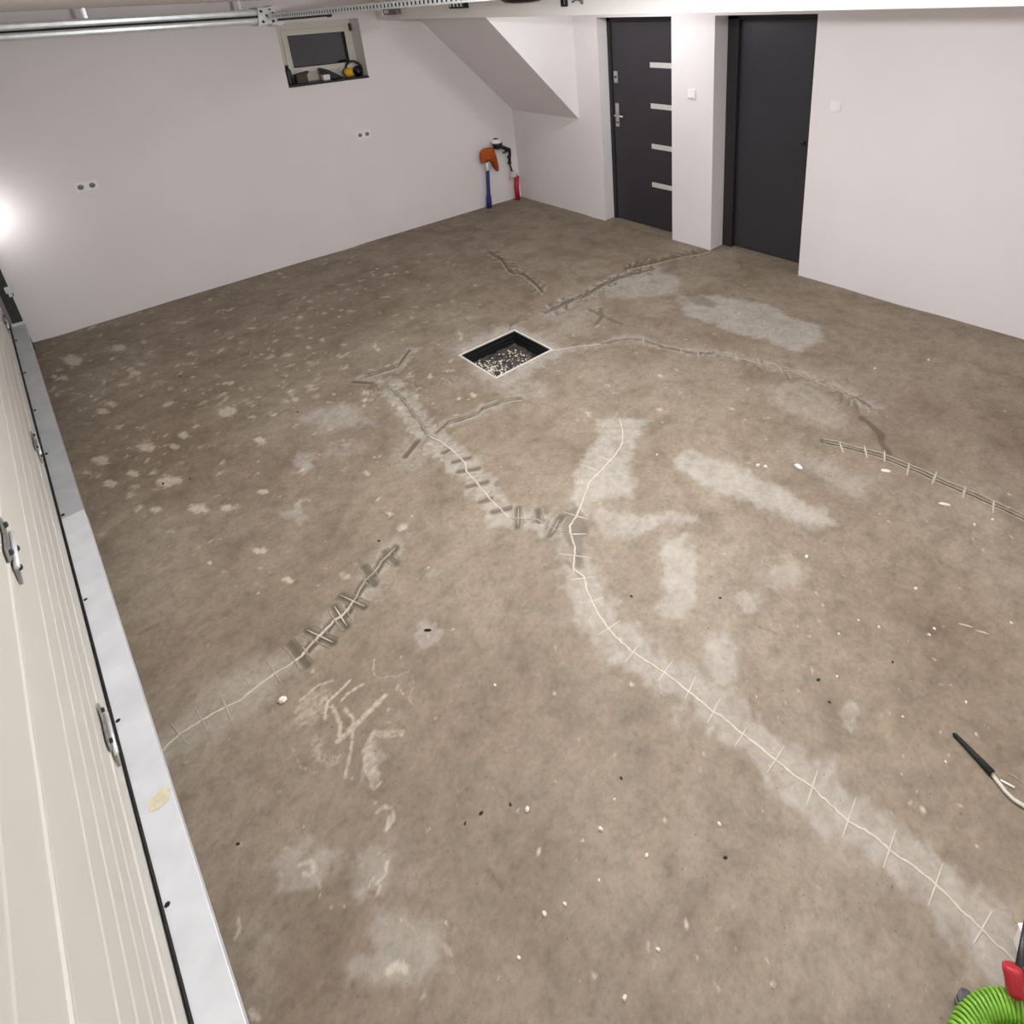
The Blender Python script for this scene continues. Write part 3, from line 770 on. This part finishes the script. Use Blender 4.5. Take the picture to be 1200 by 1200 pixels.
for u, v in ((24,397),(33,435),(44,479),(57,530),(75,602),(100,702),(138,844),(199,1057)):
    p = px(u, v, 2, SZ1+.005)
    m = MB(); m.lathe((-4.842, p[1], SZ1), 2, [(.007, 0), (.007, .004), (.004, .006)], 6); m.build('channel_bolt', M_RUBBER, gd)
p = px(187, 935, 2, SZ1+.004)
m = MB(); m.add([(p[0]+dx*.03, p[1]+dy*.03, SZ1+.0038) for dx, dy in ((-1,-.6),(-.3,-1),(.6,-.8),(1,.1),(.5,.9),(-.2,.6),(-.9,.5))], [tuple(range(7))]); m.build('glue_smear', mat('dried_glue', srgb(214, 206, 178), .6, var=.1, scale=60), gd)

# ------------------------------------------------------------------ door track
tr = empty('garage_door_track', 'galvanised twin garage door track hung below the ceiling along the long wall', 'door track', (-3.7, -.19, 2.17))
def crail(z0, z1, x0, x1):
    y0, y1 = -.225, -.165; t_ = .0025; h = z1-z0
    m = MB()
    m.prism([(y1, z0), (y1, z0+.012), (y1-t_, z0+.012), (y1-t_, z0+t_), (y0+.008, z0+t_), (y0+t_, z0+.012), (y0+t_, z1-.012), (y0+.008, z1-t_), (y1-t_, z1-t_), (y1-t_, z1-.012), (y1, z1-.012), (y1, z1),
             (y0+.012, z1), (y0+.004, z1-.006), (y0, z1-.016), (y0, z0+.016), (y0+.004, z0+.006), (y0+.012, z0)], 0, x0, x1)
    return m.build('horizontal_rail', M_GALV, tr)
crail(2.235, 2.288, -4.765, -2.60)
crail(2.174, 2.224, -4.765, -2.63)
m = MB(); m.box((-4.765, -.218, 2.223), (-2.6, -.18, 2.236)); m.build('rail_gap_shade', M_RUBBER, tr)  # black bar stands in for the shade in the gap between the rails
for u0, u1 in ((95, 100), (281, 283)):
    x = px(u1, 20, 1, -.2)[0]
    m = MB(); m.box((x-.013, -.205, 2.28), (x+.013, -.200, CEIL)); m.box((x-.010, -.205, 2.28), (x-.006, -.185, CEIL)); h = m.build('hanger', M_GALV, tr)
    m = MB(); m.lathe((x, -.212, 2.272), 1, [(.008, 0), (.008, .008)], 8); m.build('hanger_bolt', M_GALVDARK, h)
# end plate with bolts and bumper spring rod
m = MB()
m.prism([(-2.66, 2.16), (-2.54, 2.17), (-2.50, 2.20), (-2.50, 2.27), (-2.55, 2.30), (-2.64, 2.30)], 1, -.245, -.235)
ep = m.build('end_plate', M_GALV, tr, bevel=.002)
for x, z in ((-2.62, 2.27), (-2.55, 2.285), (-2.62, 2.19), (-2.54, 2.19), (-2.58, 2.235), (-2.53, 2.25)):
    m = MB(); m.lathe((x, -.258, z), 1, [(.006, 0), (.011, .004), (.011, .014)], 8); m.build('bolt', M_GALVDARK, ep)
m = MB(); m.prism([(-2.60, 2.285), (-2.52, 2.31), (-2.45, 2.300), (-2.47, 2.285)], 1, -.26, -.20); m.build('upper_clip', M_CHANNEL, tr, bevel=.002)
m = MB(); m.prism([(-2.57, 2.165), (-2.49, 2.150), (-2.46, 2.170), (-2.52, 2.190)], 1, -.26, -.20); m.build('lower_clip', M_CHANNEL, tr, bevel=.002)
m = MB(); m.tube([(-2.60, -.2, 2.195), (-2.30, -.2, 2.20), (-2.05, -.2, 2.207)], .009, 8); m.tube([(-2.06, -.2, 2.207), (-2.02, -.2, 2.208)], .016, 8); m.build('bumper_rod', M_GALVDARK, tr, smooth=True)
# upright part beside the door
m = MB(); m.prism([(-4.835, -.155), (-4.775, -.155), (-4.775, -.148), (-4.828, -.148), (-4.828, -.100), (-4.775, -.100), (-4.775, -.093), (-4.835, -.093)], 2, .0, 2.2)
m.build('upright_rail', M_GALVDARK, tr)
rb = MB(); rb.box((-4.80, -.16, .47), (-4.745, -.13, .52)); rb.box((-4.79, -.16, .44), (-4.77, -.13, .47)); b_ = rb.build('roller_bracket', M_GALV, tr, bevel=.003)
m = MB(); m.lathe((-4.785, -.145, .45), 1, [(.022, 0), (.022, .025)], 14); m.build('roller', M_BLACK, b_, smooth=False)

# perforated cross brace
def brace():
    e = empty('perforated_angle', 'long perforated galvanised angle bar bracing the door track below the ceiling', 'angle bar', (-2.58, -.3, 2.20))
    y0, y1 = -.27, -6.0; n = 122; hole = .024; hh = .019
    def zc(y): return 2.226+.0185*(y0-y)
    m = MB(); half = .021; x = -2.58; t_ = .003
    ys_ = np.linspace(y0, y1, n+1)
    for i in range(n):
        a, b = ys_[i], ys_[i+1]; ca = (a+b)/2; p, q = ca+hole/2, ca-hole/2; z = zc(ca)
        for (ya, za, yb, zb) in ((a, -half, b, -hh/2), (a, hh/2, b, half), (a, -hh/2, p, hh/2), (q, -hh/2, b, hh/2)):
            m.box((x-t_, ya, z+za), (x, yb, z+zb))
    m.build('web', M_GALV, e)
    m = MB()
    for i in range(n):
        a, b = ys_[i], ys_[i+1]; z = zc((a+b)/2); m.box((x, a, z+half-.003), (x+.03, b, z+half)); m.box((x, a, z-half), (x+.03, b, z-half+.003)); m.box((x+.03, a, z-half), (x+.033, b, z+half))
    m.build('flange_dark_back', M_GALVDARK, e)  # includes a dark plate added behind the web so its holes look shaded
brace()

# small fittings on the beam face
XB = -1.5
def beam_pt(u, v): return px(u, v, 0, XB)
p = beam_pt(458, 13.5)
jb = empty('junction_box', 'grey junction box with a white end plate on the ceiling beam by the long wall', 'junction box', (XB, p[1], p[2]))
m = MB(); m.box((XB-.05, p[1]-.19, p[2]-.028), (XB, p[1]+.06, p[2]+.035)); m.build('housing', M_GREYPL, jb, bevel=.006)
m = MB(); m.box((XB-.055, p[1]+.06, p[2]-.036), (XB, p[1]+.135, p[2]+.045)); m.build('end_plate', M_WHITEPL, jb, bevel=.005)
m = MB(); m.box((XB-.053, p[1]-.05, p[2]-.012), (XB-.049, p[1]+.03, p[2]+.012)); m.build('sticker', M_WHITEPL, jb)
p = beam_pt(540, 5)
tb = empty('terminal_strip', 'black terminal strip with four pale clamps on the ceiling beam', 'terminal strip', (XB, p[1], p[2]))
m = MB(); m.box((XB-.045, p[1]-.11, p[2]-.03), (XB, p[1]+.11, p[2]+.03)); m.build('housing', M_BLACK, tb, bevel=.004)
for k in range(4):
    m = MB(); m.prism([(p[1]-.085+k*.052, p[2]-.016), (p[1]-.070+k*.052, p[2]-.016), (p[1]-.062+k*.052, p[2]+.022), (p[1]-.074+k*.052, p[2]+.022)], 0, XB-.052, XB-.044); m.build('clamp', M_WHITEPL, tb)
p = beam_pt(664, 1)
cb = empty('cable_clip', 'dark open cable clip screwed to the ceiling beam with a short grey cable end', 'cable clip', (XB, p[1], p[2]))
m = MB()
m.prism([(p[1]+.04, p[2]-.035), (p[1]+.04, p[2]+.045), (p[1]+.028, p[2]+.045), (p[1]+.028, p[2]-.023), (p[1]-.0, p[2]-.023), (p[1]-.0, p[2]+.045), (p[1]-.012, p[2]+.045), (p[1]-.012, p[2]-.035)], 0, XB-.02, XB)
m.build('clip', M_BLACK, cb)
m = MB(); m.tube([(XB-.012, p[1]-.07+.04*math.sin(a*1.4)*-1-.04*a, p[2]-.008+.014*math.sin(a*3)) for a in np.linspace(0, 3.2, 14)], .007, 8); m.build('cable_end', M_GREYPL, cb, smooth=True)

# dark round ceiling fitting at the top of the picture
q = px(612, 3.5, 0, -1.85)
rl = empty('round_ceiling_fitting', 'dark round fitting hanging from the ceiling in front of the beam', 'ceiling fitting', (q[0], q[1], CEIL))
m = MB(); m.lathe((q[0], q[1], 0), 2, [(.06, q[2]), (.11, q[2]+.006), (.135, q[2]+.022), (.14, q[2]+.045), (.14, CEIL-.02)], 40); m.build('shade', M_BLACK, rl, smooth=True)
m = MB(); m.lathe((q[0], q[1], 0), 2, [(.12, CEIL-.02), (.12, CEIL)], 40); m.build('mounting_ring', M_WHITEPL, rl)

# ------------------------------------------------------------------ drain pit
dp = empty('drain_pit', 'open square drain pit in the floor with black plastic rim and wet dirt', 'drain pit', ((PIT[0]+PIT[1])/2, (PIT[2]+PIT[3])/2, -PITD))
x0, x1, y0, y1 = PIT
M_EDGE = mat('pale_cut_edge', srgb(214, 208, 200), .6, var=.08, scale=40)
m = MB(); w = .010
for a, b in (((x0-w, y0-w), (x1+w, y0+.002)), ((x0-w, y1-.002), (x1+w, y1+w)), ((x0-w, y0), (x0+.002, y1)), ((x1-.002, y0), (x1+w, y1))):
    m.box((a[0], a[1], -.03), (b[0], b[1], .0045))
m.build('edge_frame', M_EDGE, dp)
m = MB(); w = .012
def ring(m, i, o_, z0, z1):
    m.box((x0+i, y0+i, z0), (x1-i, y0+o_, z1)); m.box((x0+i, y1-o_, z0), (x1-i, y1-i, z1)); m.box((x0+i, y0+o_, z0), (x0+o_, y1-o_, z1)); m.box((x1-o_, y0+o_, z0), (x1-i, y1-o_, z1))
ring(m, .0005, .010, -PITD-.03, -.002); ring(m, .010, .020, -PITD-.03, -.028); ring(m, .02, .026, -PITD-.03, -.055)
m.build('plastic_rim', M_BLACK, dp, bevel=.001)
m = MB(); nn = 26
vs = []; fs = []
for i in range(nn+1):
    for j in range(nn+1):
        vs.append((x0+.02+(x1-x0-.04)*i/nn, y0+.02+(y1-y0-.04)*j/nn, -PITD+random.uniform(-.008, .010)))
for i in range(nn):
    for j in range(nn):
        k = i*(nn+1)+j; fs.append((k, k+nn+1, k+nn+2, k+1))
m.add(vs, fs); m.build('wet_dirt', M_DIRT, dp, smooth=True)
m = MB()
for k in range(260):
    t_ = random.betavariate(2, 2); cxx = x0+.06+(x1-x0-.14)*random.random(); cyy = y1-.06-(y1-y0-.14)*(1-t_)
    if random.random() < .5: cxx, cyy = x0+.10+random.gauss(0, .05), (y0+y1)/2+random.gauss(0, .07)
    cxx = min(max(cxx, x0+.04), x1-.04); cyy = min(max(cyy, y0+.04), y1-.04)
    r = random.uniform(.002, .010)*random.uniform(.6, 1.2); c = (cxx, cyy, -PITD+.008+r*.4)
    vs = [(c[0]+r*random.uniform(.7, 1.3)*dx, c[1]+r*random.uniform(.7, 1.3)*dy, c[2]+r*random.uniform(.5, .9)*dz) for dx, dy, dz in ((1,0,0),(-1,0,0),(0,1,0),(0,-1,0),(0,0,1),(0,0,-1))]
    m.add(vs, [(0,2,4),(2,1,4),(1,3,4),(3,0,4),(2,0,5),(1,2,5),(3,1,5),(0,3,5)])
rb = m.build('rubble', M_CRUMB, dp); rb['kind'] = 'stuff'

# ------------------------------------------------------------------ pipes in the far corner
YP = -.055
b0, b1 = px(573.3, 243, 1, YP), px(571, 195, 1, YP)
bp_ = empty('water_pipe', 'dark blue water pipe rising from the floor under the orange rag', 'pipe', (b0[0], YP, 0))
m = MB(); m.tube([(b0[0]+(b1[0]-b0[0])*t, YP, .46*t) for t in (0, .15, .28, .36, .6, 1)], [.033, .033, .030, .022, .021, .021], 14); m.build('sleeve', M_BLUE, bp_, smooth=True)
m = MB(); m.lathe((b1[0], YP, .44), 2, [(.024, 0), (.028, .01), (.028, .06), (.022, .075), (.022, .10)], 14); m.build('coupling', M_GALV, bp_, smooth=True)
m = MB(); m.tube([(b1[0], YP, .52), (b1[0], YP, .60), (b1[0]+.035, YP, .64), (b1[0]+.05, YP, .655)], .018, 12); m.build('elbow', M_BLACK, bp_, smooth=True)
# rag
rg = [(562,178),(568,173),(576,172),(581,175),(582,184),(585,196),(586,199),(584,202),(581,200),(578,192),(575,188),(573,190),(571,188),(568,189),(566,193),(563,190)]
rgw = [px(u, v, 1, -.085) for u, v in rg]
def rag():
    m = MB(); cx_ = np.mean([p[0] for p in rgw]); cz_ = np.mean([p[2] for p in rgw])+.05
    n = len(rgw); vs = []; fs = []
    for side, yy in ((0, -.105), (1, -.04)):
        for k, fr in enumerate((1.0, .7, .35)):
            for i, p in enumerate(rgw):
                bul = (1-fr)*.018*(-1 if side == 0 else .3)
                fold = .024*math.sin(i*2.4+k)*(1 if side == 0 else .4)
                vs.append((cx_+(p[0]-cx_)*fr, yy+bul+fold+(.02 if (k == 0 and side == 0) else 0)-(.02 if (k == 0 and side == 1) else 0), cz_+(p[2]-cz_)*fr))
        vs.append((cx_, yy-(.03 if side == 0 else 0), cz_))
    S = 3*n+1
    for side in (0, 1):
        o_ = side*S
        for k in range(2):
            for i in range(n): fs.append((o_+k*n+i, o_+k*n+(i+1) % n, o_+(k+1)*n+(i+1) % n, o_+(k+1)*n+i))
        for i in range(n): fs.append((o_+2*n+i, o_+2*n+(i+1) % n, o_+3*n))
    for i in range(n): fs.append((i, S+i, S+(i+1) % n, (i+1) % n))
    m.add(vs, fs)
    o = m.build('orange_rag', M_ORANGE, None, (cx_, -.07, cz_), smooth=True)
    s = o.modifiers.new('soft', 'SUBSURF'); s.levels = 1; s.render_levels = 1
    tag(o, 'crumpled orange rag hanging over the blue water pipe in the corner', 'rag')
rag()
# meter / valve
a0 = px(577, 169, 1, -.07); a1 = px(590, 172, 1, -.07)
wm = empty('water_meter', 'black water meter with white lid joining the corner pipes', 'water meter', (a0[0], -.07, a0[2]-.05))
cx_ = (a0[0]+a1[0])/2-.01; cz_ = a0[2]-.005
m = MB(); m.lathe((cx_, -.075, cz_-.06), 2, [(.035, 0), (.055, .015), (.058, .06), (.05, .075)], 20); m.build('body', M_BLACK, wm, smooth=True)
m = MB(); m.lathe((cx_-.02, -.08, cz_+.012), 2, [(.058, 0), (.062, .008), (.055, .035), (.03, .045)], 20); m.build('lid', M_WHITEPL, wm, smooth=True)
m = MB(); m.lathe((cx_-.02, -.08, cz_+.054), 2, [(.03, 0), (.03, .008), (.01, .014)], 16); m.build('knob', M_BLACK, wm)
e1 = px(596.5, 174, 1, -.06); e2 = px(597, 191, 1, -.06)
m = MB(); m.tube([(cx_, -.07, cz_-.02), (e1[0]-.03, -.065, e1[2]), (e1[0], -.06, e1[2]-.01), (e1[0]+.005, -.06, e1[2]-.05), (e2[0], -.06, e2[2])], [.022, .022, .022, .018, .017], 12); m.build('outlet_pipe', M_BLACK, wm, smooth=True)
m = MB(); m.tube([(e1[0]-.03, -.068, e1[2]-.02), (e1[0]-.10, -.075, e1[2]-.03)], .012, 8); m.build('tap_lever', M_BLACK, wm, smooth=True)
for dz_, r_ in ((-.01, .026), (.06, .023)):
    m = MB(); m.lathe((e2[0], -.06, e2[2]+dz_), 2, [(r_, 0), (r_, .025)], 6); m.build('hex_nut', M_GALVDARK, wm)
r0, r1 = px(607, 234, 1, -.075), px(605.5, 206, 1, -.075)
rp = empty('insulated_pipe', 'short red insulated pipe standing in the corner of the two walls', 'pipe', (r0[0], -.075, 0))
m = MB(); m.tube([(r0[0], -.075, 0), (r0[0]-.004, -.075, .15), (r1[0], -.075, .29)], .030, 16); m.build('sleeve', M_RED, rp, smooth=True)
m = MB(); m.tube([(r1[0], -.075, .285), (r1[0]-.005, -.075, .31), (r1[0]-.06, -.07, .36), (e2[0]+.0, -.06, e2[2]-.0)], .013, 10); m.build('bent_tube', M_GALVDARK, rp, smooth=True)
m = MB(); m.box((r1[0]-.085, -.095, .285), (r1[0]-.01, -.05, .36)); m.build('valve_block', M_EDGE, rp, bevel=.008)

# ------------------------------------------------------------------ work lamp clipped to the upright rail (it makes the glow on the wall)
wl = empty('work_lamp_offscreen', 'small black work lamp clipped to the upright door rail, lighting the wall', 'lamp', (-4.77, -.25, .90))
m = MB(); m.box((-4.805, -.31, .93), (-4.735, -.245, 1.07)); m.build('housing', M_BLACK, wl, bevel=.006)
m = MB(); m.box((-4.80, -.245, .94), (-4.74, -.242, 1.06)); m.build('lens', mat('lit_lens', (1, 1, 1, 1), .5, emit=(1, .98, .93, 1), strength=8), wl)
m = MB(); m.box((-4.80, -.27, .90), (-4.78, -.150, .935)); m.build('clamp', M_GALVDARK, wl)
ld = bpy.data.lights.new('lamp_left_offscreen', 'AREA'); ld.shape = 'RECTANGLE'; ld.size = .06; ld.size_y = .12; ld.energy = 1.3; ld.color = (1, .985, .95)
lo = bpy.data.objects.new('lamp_left_offscreen', ld); COL.objects.link(lo); lo.parent = wl
lo.location = (0, .010, .10); lo.rotation_euler = Vector((.22, 1, -.05)).to_track_quat('-Z', 'Z').to_euler()

# ------------------------------------------------------------------ ceiling lamps
names = ['white ceiling batten light between the beam and the two doors', 'white ceiling batten light over the middle of the garage floor', 'white ceiling batten light at the near end of the garage']
for (x, y, ln, wt), nm, key in zip(BATTENS, names, ('doors', 'middle', 'near')):
    b = empty('batten_light_%s_offscreen' % key, nm, 'ceiling light', (x, y, CEIL), 'ceiling batten lights')
    m = MB(); m.box((x-.045, y-ln/2-.03, CEIL-.03), (x+.045, y+ln/2+.03, CEIL)); m.build('housing', M_WHITEPL, b, bevel=.004)
    m = MB(); m.prism([(x-.04, CEIL-.03), (x-.035, CEIL-.046), (x-.015, CEIL-.052), (x+.015, CEIL-.052), (x+.035, CEIL-.046), (x+.04, CEIL-.03)], 1, y-ln/2, y+ln/2); m.build('diffuser', M_GLOWTUBE, b)
    ld = bpy.data.lights.new('ceiling_%s_offscreen' % key, 'AREA'); ld.shape = 'RECTANGLE'; ld.size = .08; ld.size_y = ln; ld.energy = wt; ld.color = (.955, .98, 1.0); ld.spread = math.radians(180)
    lo = bpy.data.objects.new('ceiling_%s_offscreen' % key, ld); COL.objects.link(lo); lo.parent = b; lo.location = (0, 0, -.056)
    ld.energy = wt*.55
    npt = max(2, int(ln/.3))
    for k in range(npt):                      # the tube also shines sideways
        pd = bpy.data.lights.new('ceiling_%s_tube%d_offscreen' % (key, k), 'POINT'); pd.energy = wt*1.5/npt; pd.color = ld.color; pd.shadow_soft_size = .025
        po = bpy.data.objects.new('ceiling_%s_tube%d_offscreen' % (key, k), pd); COL.objects.link(po); po.parent = b; po.location = (0, -ln/2+ln*(k+.5)/npt, -.080)

# ------------------------------------------------------------------ loose things on the floor
def chip(name, u, v, sx, sy, sz, mat_, label, cat, group=None, rot=None):
    c = px(u, v); m = MB(); n = 7; a0 = random.uniform(0, 6)
    th = random.uniform(0, 3.14) if rot is None else rot
    def ringp(k, z):
        out = []
        for i in range(n):
            a = a0+i*2*math.pi/n; q = k*random.uniform(.82, 1.15)
            lx, ly = sx*.5*q*math.cos(a), sy*.5*q*math.sin(a)
            out.append((c[0]+lx*math.cos(th)-ly*math.sin(th), c[1]+lx*math.sin(th)+ly*math.cos(th), z))
        return out
    vs = ringp(.9, -.0015)+ringp(1.0, sz*.45)+ringp(.6, sz)
    fs = [tuple(range(n))[::-1], tuple(range(2*n, 3*n))]
    for k in range(2):
        for i in range(n): fs.append((k*n+i, k*n+(i+1) % n, (k+1)*n+(i+1) % n, (k+1)*n+i))
    m.add(vs, fs)
    o = m.build(name, mat_, None, (c[0], c[1], 0))
    return tag(o, label, cat, group)
def near_label(u, v):
    p = px(u, v)
    nz_ = px(1140, 886)
    if np.hypot(*(p-nz_)[:2]) < .35: return 'on the floor close to the black nozzle', 'by the nozzle'
    if p[0] < -3.9 and p[1] > -3.2: return 'on the spattered floor close to the garage door', 'by the garage door'
    dk = min(np.hypot(*(p-px(a, b))[:2]) for a, b in C5)
    if dk < .45: return 'on the floor close to the dark stitched crack', 'by the dark crack'
    dc = min(((np.hypot(*(p-px(a, b))[:2]), i) for i, (a, b) in enumerate(C1)))
    q = px(*C1[dc[1]])
    if p[1] < -3.0 and (p[0]-q[0])-(p[1]-q[1]) < 0: return 'on the garage door side of the long pale crack', 'on the door side of the pale crack'
    if p[1] < -3.0: return 'between the long pale crack and the wall with the doors', 'between the pale crack and the doors'
    return 'on the floor near the drain pit', 'near the pit'
chip('mortar_lump', 331, 821, .032, .030, .012, M_CRUMB, 'rounded square white mortar lump beside the stitched crack at the garage door', 'mortar lump')
chip('plastic_sliver', 936, 547, .052, .026, .006, M_WHITEPL, 'small white plastic piece lying below the dark stitched crack', 'plastic piece', rot=math.radians(75))
chip('plastic_sliver', 1107, 591, .055, .018, .006, M_CRUMB, 'thin cream sliver lying along the dark stitched crack', 'sliver', rot=math.radians(-60))
chip('plastic_sliver', 1038, 552, .045, .022, .007, M_CRUMB, 'curved cream chip right beside the forked dark crack', 'chip', rot=math.radians(-60))
for u, v, s in [(618,949,.017),(704,972,.017),(662,1060,.013),(638,1072,.016),(720,937,.009),(702,1032,.009),(771,1113,.012),(843,966,.014),(758,1003,.014),(608,1123,.012),
                (732,1170,.014),(945,653,.02),(1073,690,.016),(1030,735,.012),(1006,727,.011),(983,743,.011),(1089,744,.012),(1095,737,.012),(1185,730,.012),(981,793,.011),
                (1132,823,.011),(1142,615,.014),(1163,609,.014),(1058,840,.009),(888,546,.024),(897,547,.02),(1025,432,.016),(1088,422,.02),(580,803,.012),(107,465,.018),(1108,893,.010),(770,533,.012)]:
    lab, grp = near_label(u, v)
    chip('mortar_crumb', u, v, s*1.0, s*.75, s*.45, M_CRUMB, 'tiny pale mortar crumb '+lab, 'crumb', 'pale crumbs '+grp)
for u, v, l in [(1131,733,.05),(1151,741,.045)]:
    chip('splinter', u, v, l, .007, .004, M_FILL, 'thin pale splinter lying on the bare floor', 'splinter', 'pale splinters on the floor', rot=math.radians(-65))
for u, v, s in [(564,953,.012),(598,943,.009),(545,965,.008),(850,1005,.010),(728,912,.009),(959,797,.012),(1046,776,.010),(972,823,.010),(740,699,.012),(844,701,.010),(191,567,.014),(279,1,.0),(223,561,.010),(279,989,.010),(349,483,.012),(211,441,.014),(444,634,.012)]:
    lab, grp = near_label(u, v)
    if s and v > 300: chip('grit_piece', u, v, s*1.3, s*.8, s*.4, M_BIT, 'tiny dark piece of grit '+lab, 'grit', 'dark grit '+grp)
chip('rubber_scrap', 501, 739, .030, .010, .008, M_RUBBER, 'small black rubber scrap lying on a pale patch in mid floor', 'rubber scrap', rot=math.radians(-45))

# black nozzle with a milky tube
n0, n1 = px(1119, 863), px(1162, 909)
nz = empty('sealant_nozzle', 'long black tapered nozzle with a milky tube lying on the floor', 'nozzle', (n1[0], n1[1], 0))
mid = (n0+n1)/2
m = MB(); m.tube([(n0[0]-.004, n0[1]+.004, .008), (n0[0], n0[1], .008), (mid[0], mid[1], .0095), (n1[0], n1[1], .012)], [.006, .0065, .009, .0115], 12); m.build('nozzle', M_RUBBER, nz, smooth=True)
tp = [px(u, v) for u, v in ((1161, 908), (1168, 917), (1178, 930), (1187, 939), (1200, 947), (1215, 952))]
m = MB(); m.tube([(p[0], p[1], .0085) for p in tp], .0062, 10); m.build('tube', M_CLEAR, nz, smooth=True)
tp = [px(u, v) for u, v in ((1172, 915), (1189, 924))]
m = MB(); m.tube([(p[0], p[1], .0035) for p in tp], .0032, 8)
tag(m.build('white_stick', M_WHITEPL, None, (tp[0][0], tp[0][1], 0), smooth=True), 'thin white stick lying beside the milky tube of the nozzle', 'stick')
tp = [px(u, v) for u, v in ((1182, 907), (1191, 912), (1203, 923))]
m = MB(); m.tube([(p[0], p[1], .002) for p in tp], .002, 8)
tag(m.build('wire_offcut', M_FILLD, None, (tp[0][0], tp[0][1], 0), smooth=True), 'thin bent wire offcut on the floor near the white stick', 'wire')

# green spiral hose, red blow gun, white carton in the near corner
def spiral():
    c = px(1222, 1318)
    e = empty('spiral_hose', 'bright green spiral air hose coiled on the floor with a metal coupling', 'hose', (c[0], c[1], 0))
    def coil(R, r, a0, a1, turns, zc, tr_):
        pts = []
        n = turns*10
        for i in range(n+1):
            t = i/n; a = a0+(a1-a0)*t; b = t*turns*2*math.pi
            rr = R+r*math.cos(b)
            pts.append((c[0]+rr*math.cos(a), c[1]+rr*math.sin(a), zc+r*math.sin(b)))
        m = MB(); m.tube(pts, tr_, 6); return m
    coil(.165, .028, math.radians(10), math.radians(235), 62, .0345, .0046).build('hose_coil', M_GREEN, e, smooth=True)
    coil(.09, .026, math.radians(0), math.radians(300), 46, .0325, .0046).build('hose_coil', M_GREEN, e, smooth=True)
    k = px(1131, 1177, 2, .03)
    return e
hose = spiral()
k = px(1131, 1176, 2, .02)
m = MB(); m.lathe((k[0], k[1], k[2]-.02), 2, [(.014, 0), (.020, .004), (.020, .016), (.015, .018), (.015, .028), (.019, .030), (.019, .042), (.012, .044)], 18)
m.build('coupling', M_GALVDARK, hose)
m = MB(); m.tube([(k[0], k[1], k[2]-.018), (k[0]+.03, k[1]-.03, .012), (k[0]+.07, k[1]-.05, .02)], .007, 8); m.build('hose_tail', M_BROWN, hose, smooth=True)
g0 = px(1190, 1160, 2, .085); g1 = px(1186, 1132, 2, .115)
bg = empty('blow_gun', 'red handled air blow gun with black nozzle resting on the green hose', 'blow gun', (g0[0], g0[1], .06))
ax_ = Vector(g1)-Vector(g0)
m = MB()
P0, P1 = Vector(g0), Vector(g1)
m.tube([P0-ax_*.25, P0, P0+ax_*.35, P0+ax_*.8, P1, P1+ax_*.08], [.017, .021, .020, .022, .021, .012], 14); m.build('handle', M_RED, bg, smooth=True)
q0 = P1+Vector((.010, -.012, .0)); w1 = Vector(px(1200, 1095, 2, .12)); w2 = Vector(px(1206, 1060, 2, .12))
m = MB(); m.tube([P0+Vector((.018, -.02, .01)), q0, w1, w2], [.007, .009, .006, .005], 10); m.build('nozzle_pipe', M_BLACK, bg, smooth=True)
m = MB(); m.tube([P0+Vector((.02, -.018, .012)), P0+ax_*.5+Vector((.032, -.03, .012)), P1+Vector((.022, -.02, .004))], .004, 8); m.build('trigger', M_BLACK, bg, smooth=True)
w0 = px(1206, 1140, 2, .06)
cartn = empty('white_carton', 'white carton standing on the floor behind the blow gun', 'carton', (w0[0]+.2, w0[1]-.1, 0))
dirx = Vector((.72, -.69, 0)); diry = Vector((.69, .72, 0))
cor = Vector((w0[0], w0[1], 0))+dirx*.008-diry*.03
vs = []
for z in (0, .075):
    for a, b in ((0, 0), (.22, 0), (.22, .11), (.012, .11)):
        q_ = cor+dirx*a+diry*b; vs.append((q_.x, q_.y, z))
m = MB(); m.add(vs, [(0,3,2,1),(4,5,6,7),(0,1,5,4),(1,2,6,5),(2,3,7,6),(3,0,4,7)]); m.build('body', M_WHITEPL, cartn, bevel=.003)
vs2 = [Vector(v)+Vector((0, 0, .0755)) for v in vs[:4]]
cc = sum(vs2, Vector())/4
m = MB(); m.add([cc+(v-cc)*1.03 for v in vs2]+[cc+(v-cc)*1.03+Vector((0, 0, .008)) for v in vs2], [(0,3,2,1),(4,5,6,7),(0,1,5,4),(1,2,6,5),(2,3,7,6),(3,0,4,7)]); m.build('lid', M_WHITEPL, cartn, bevel=.002)

# lights follow their lamps' labels; nothing else
for o in bpy.data.objects:
    if o.type == 'LIGHT' and 'label' in o: del o['label']
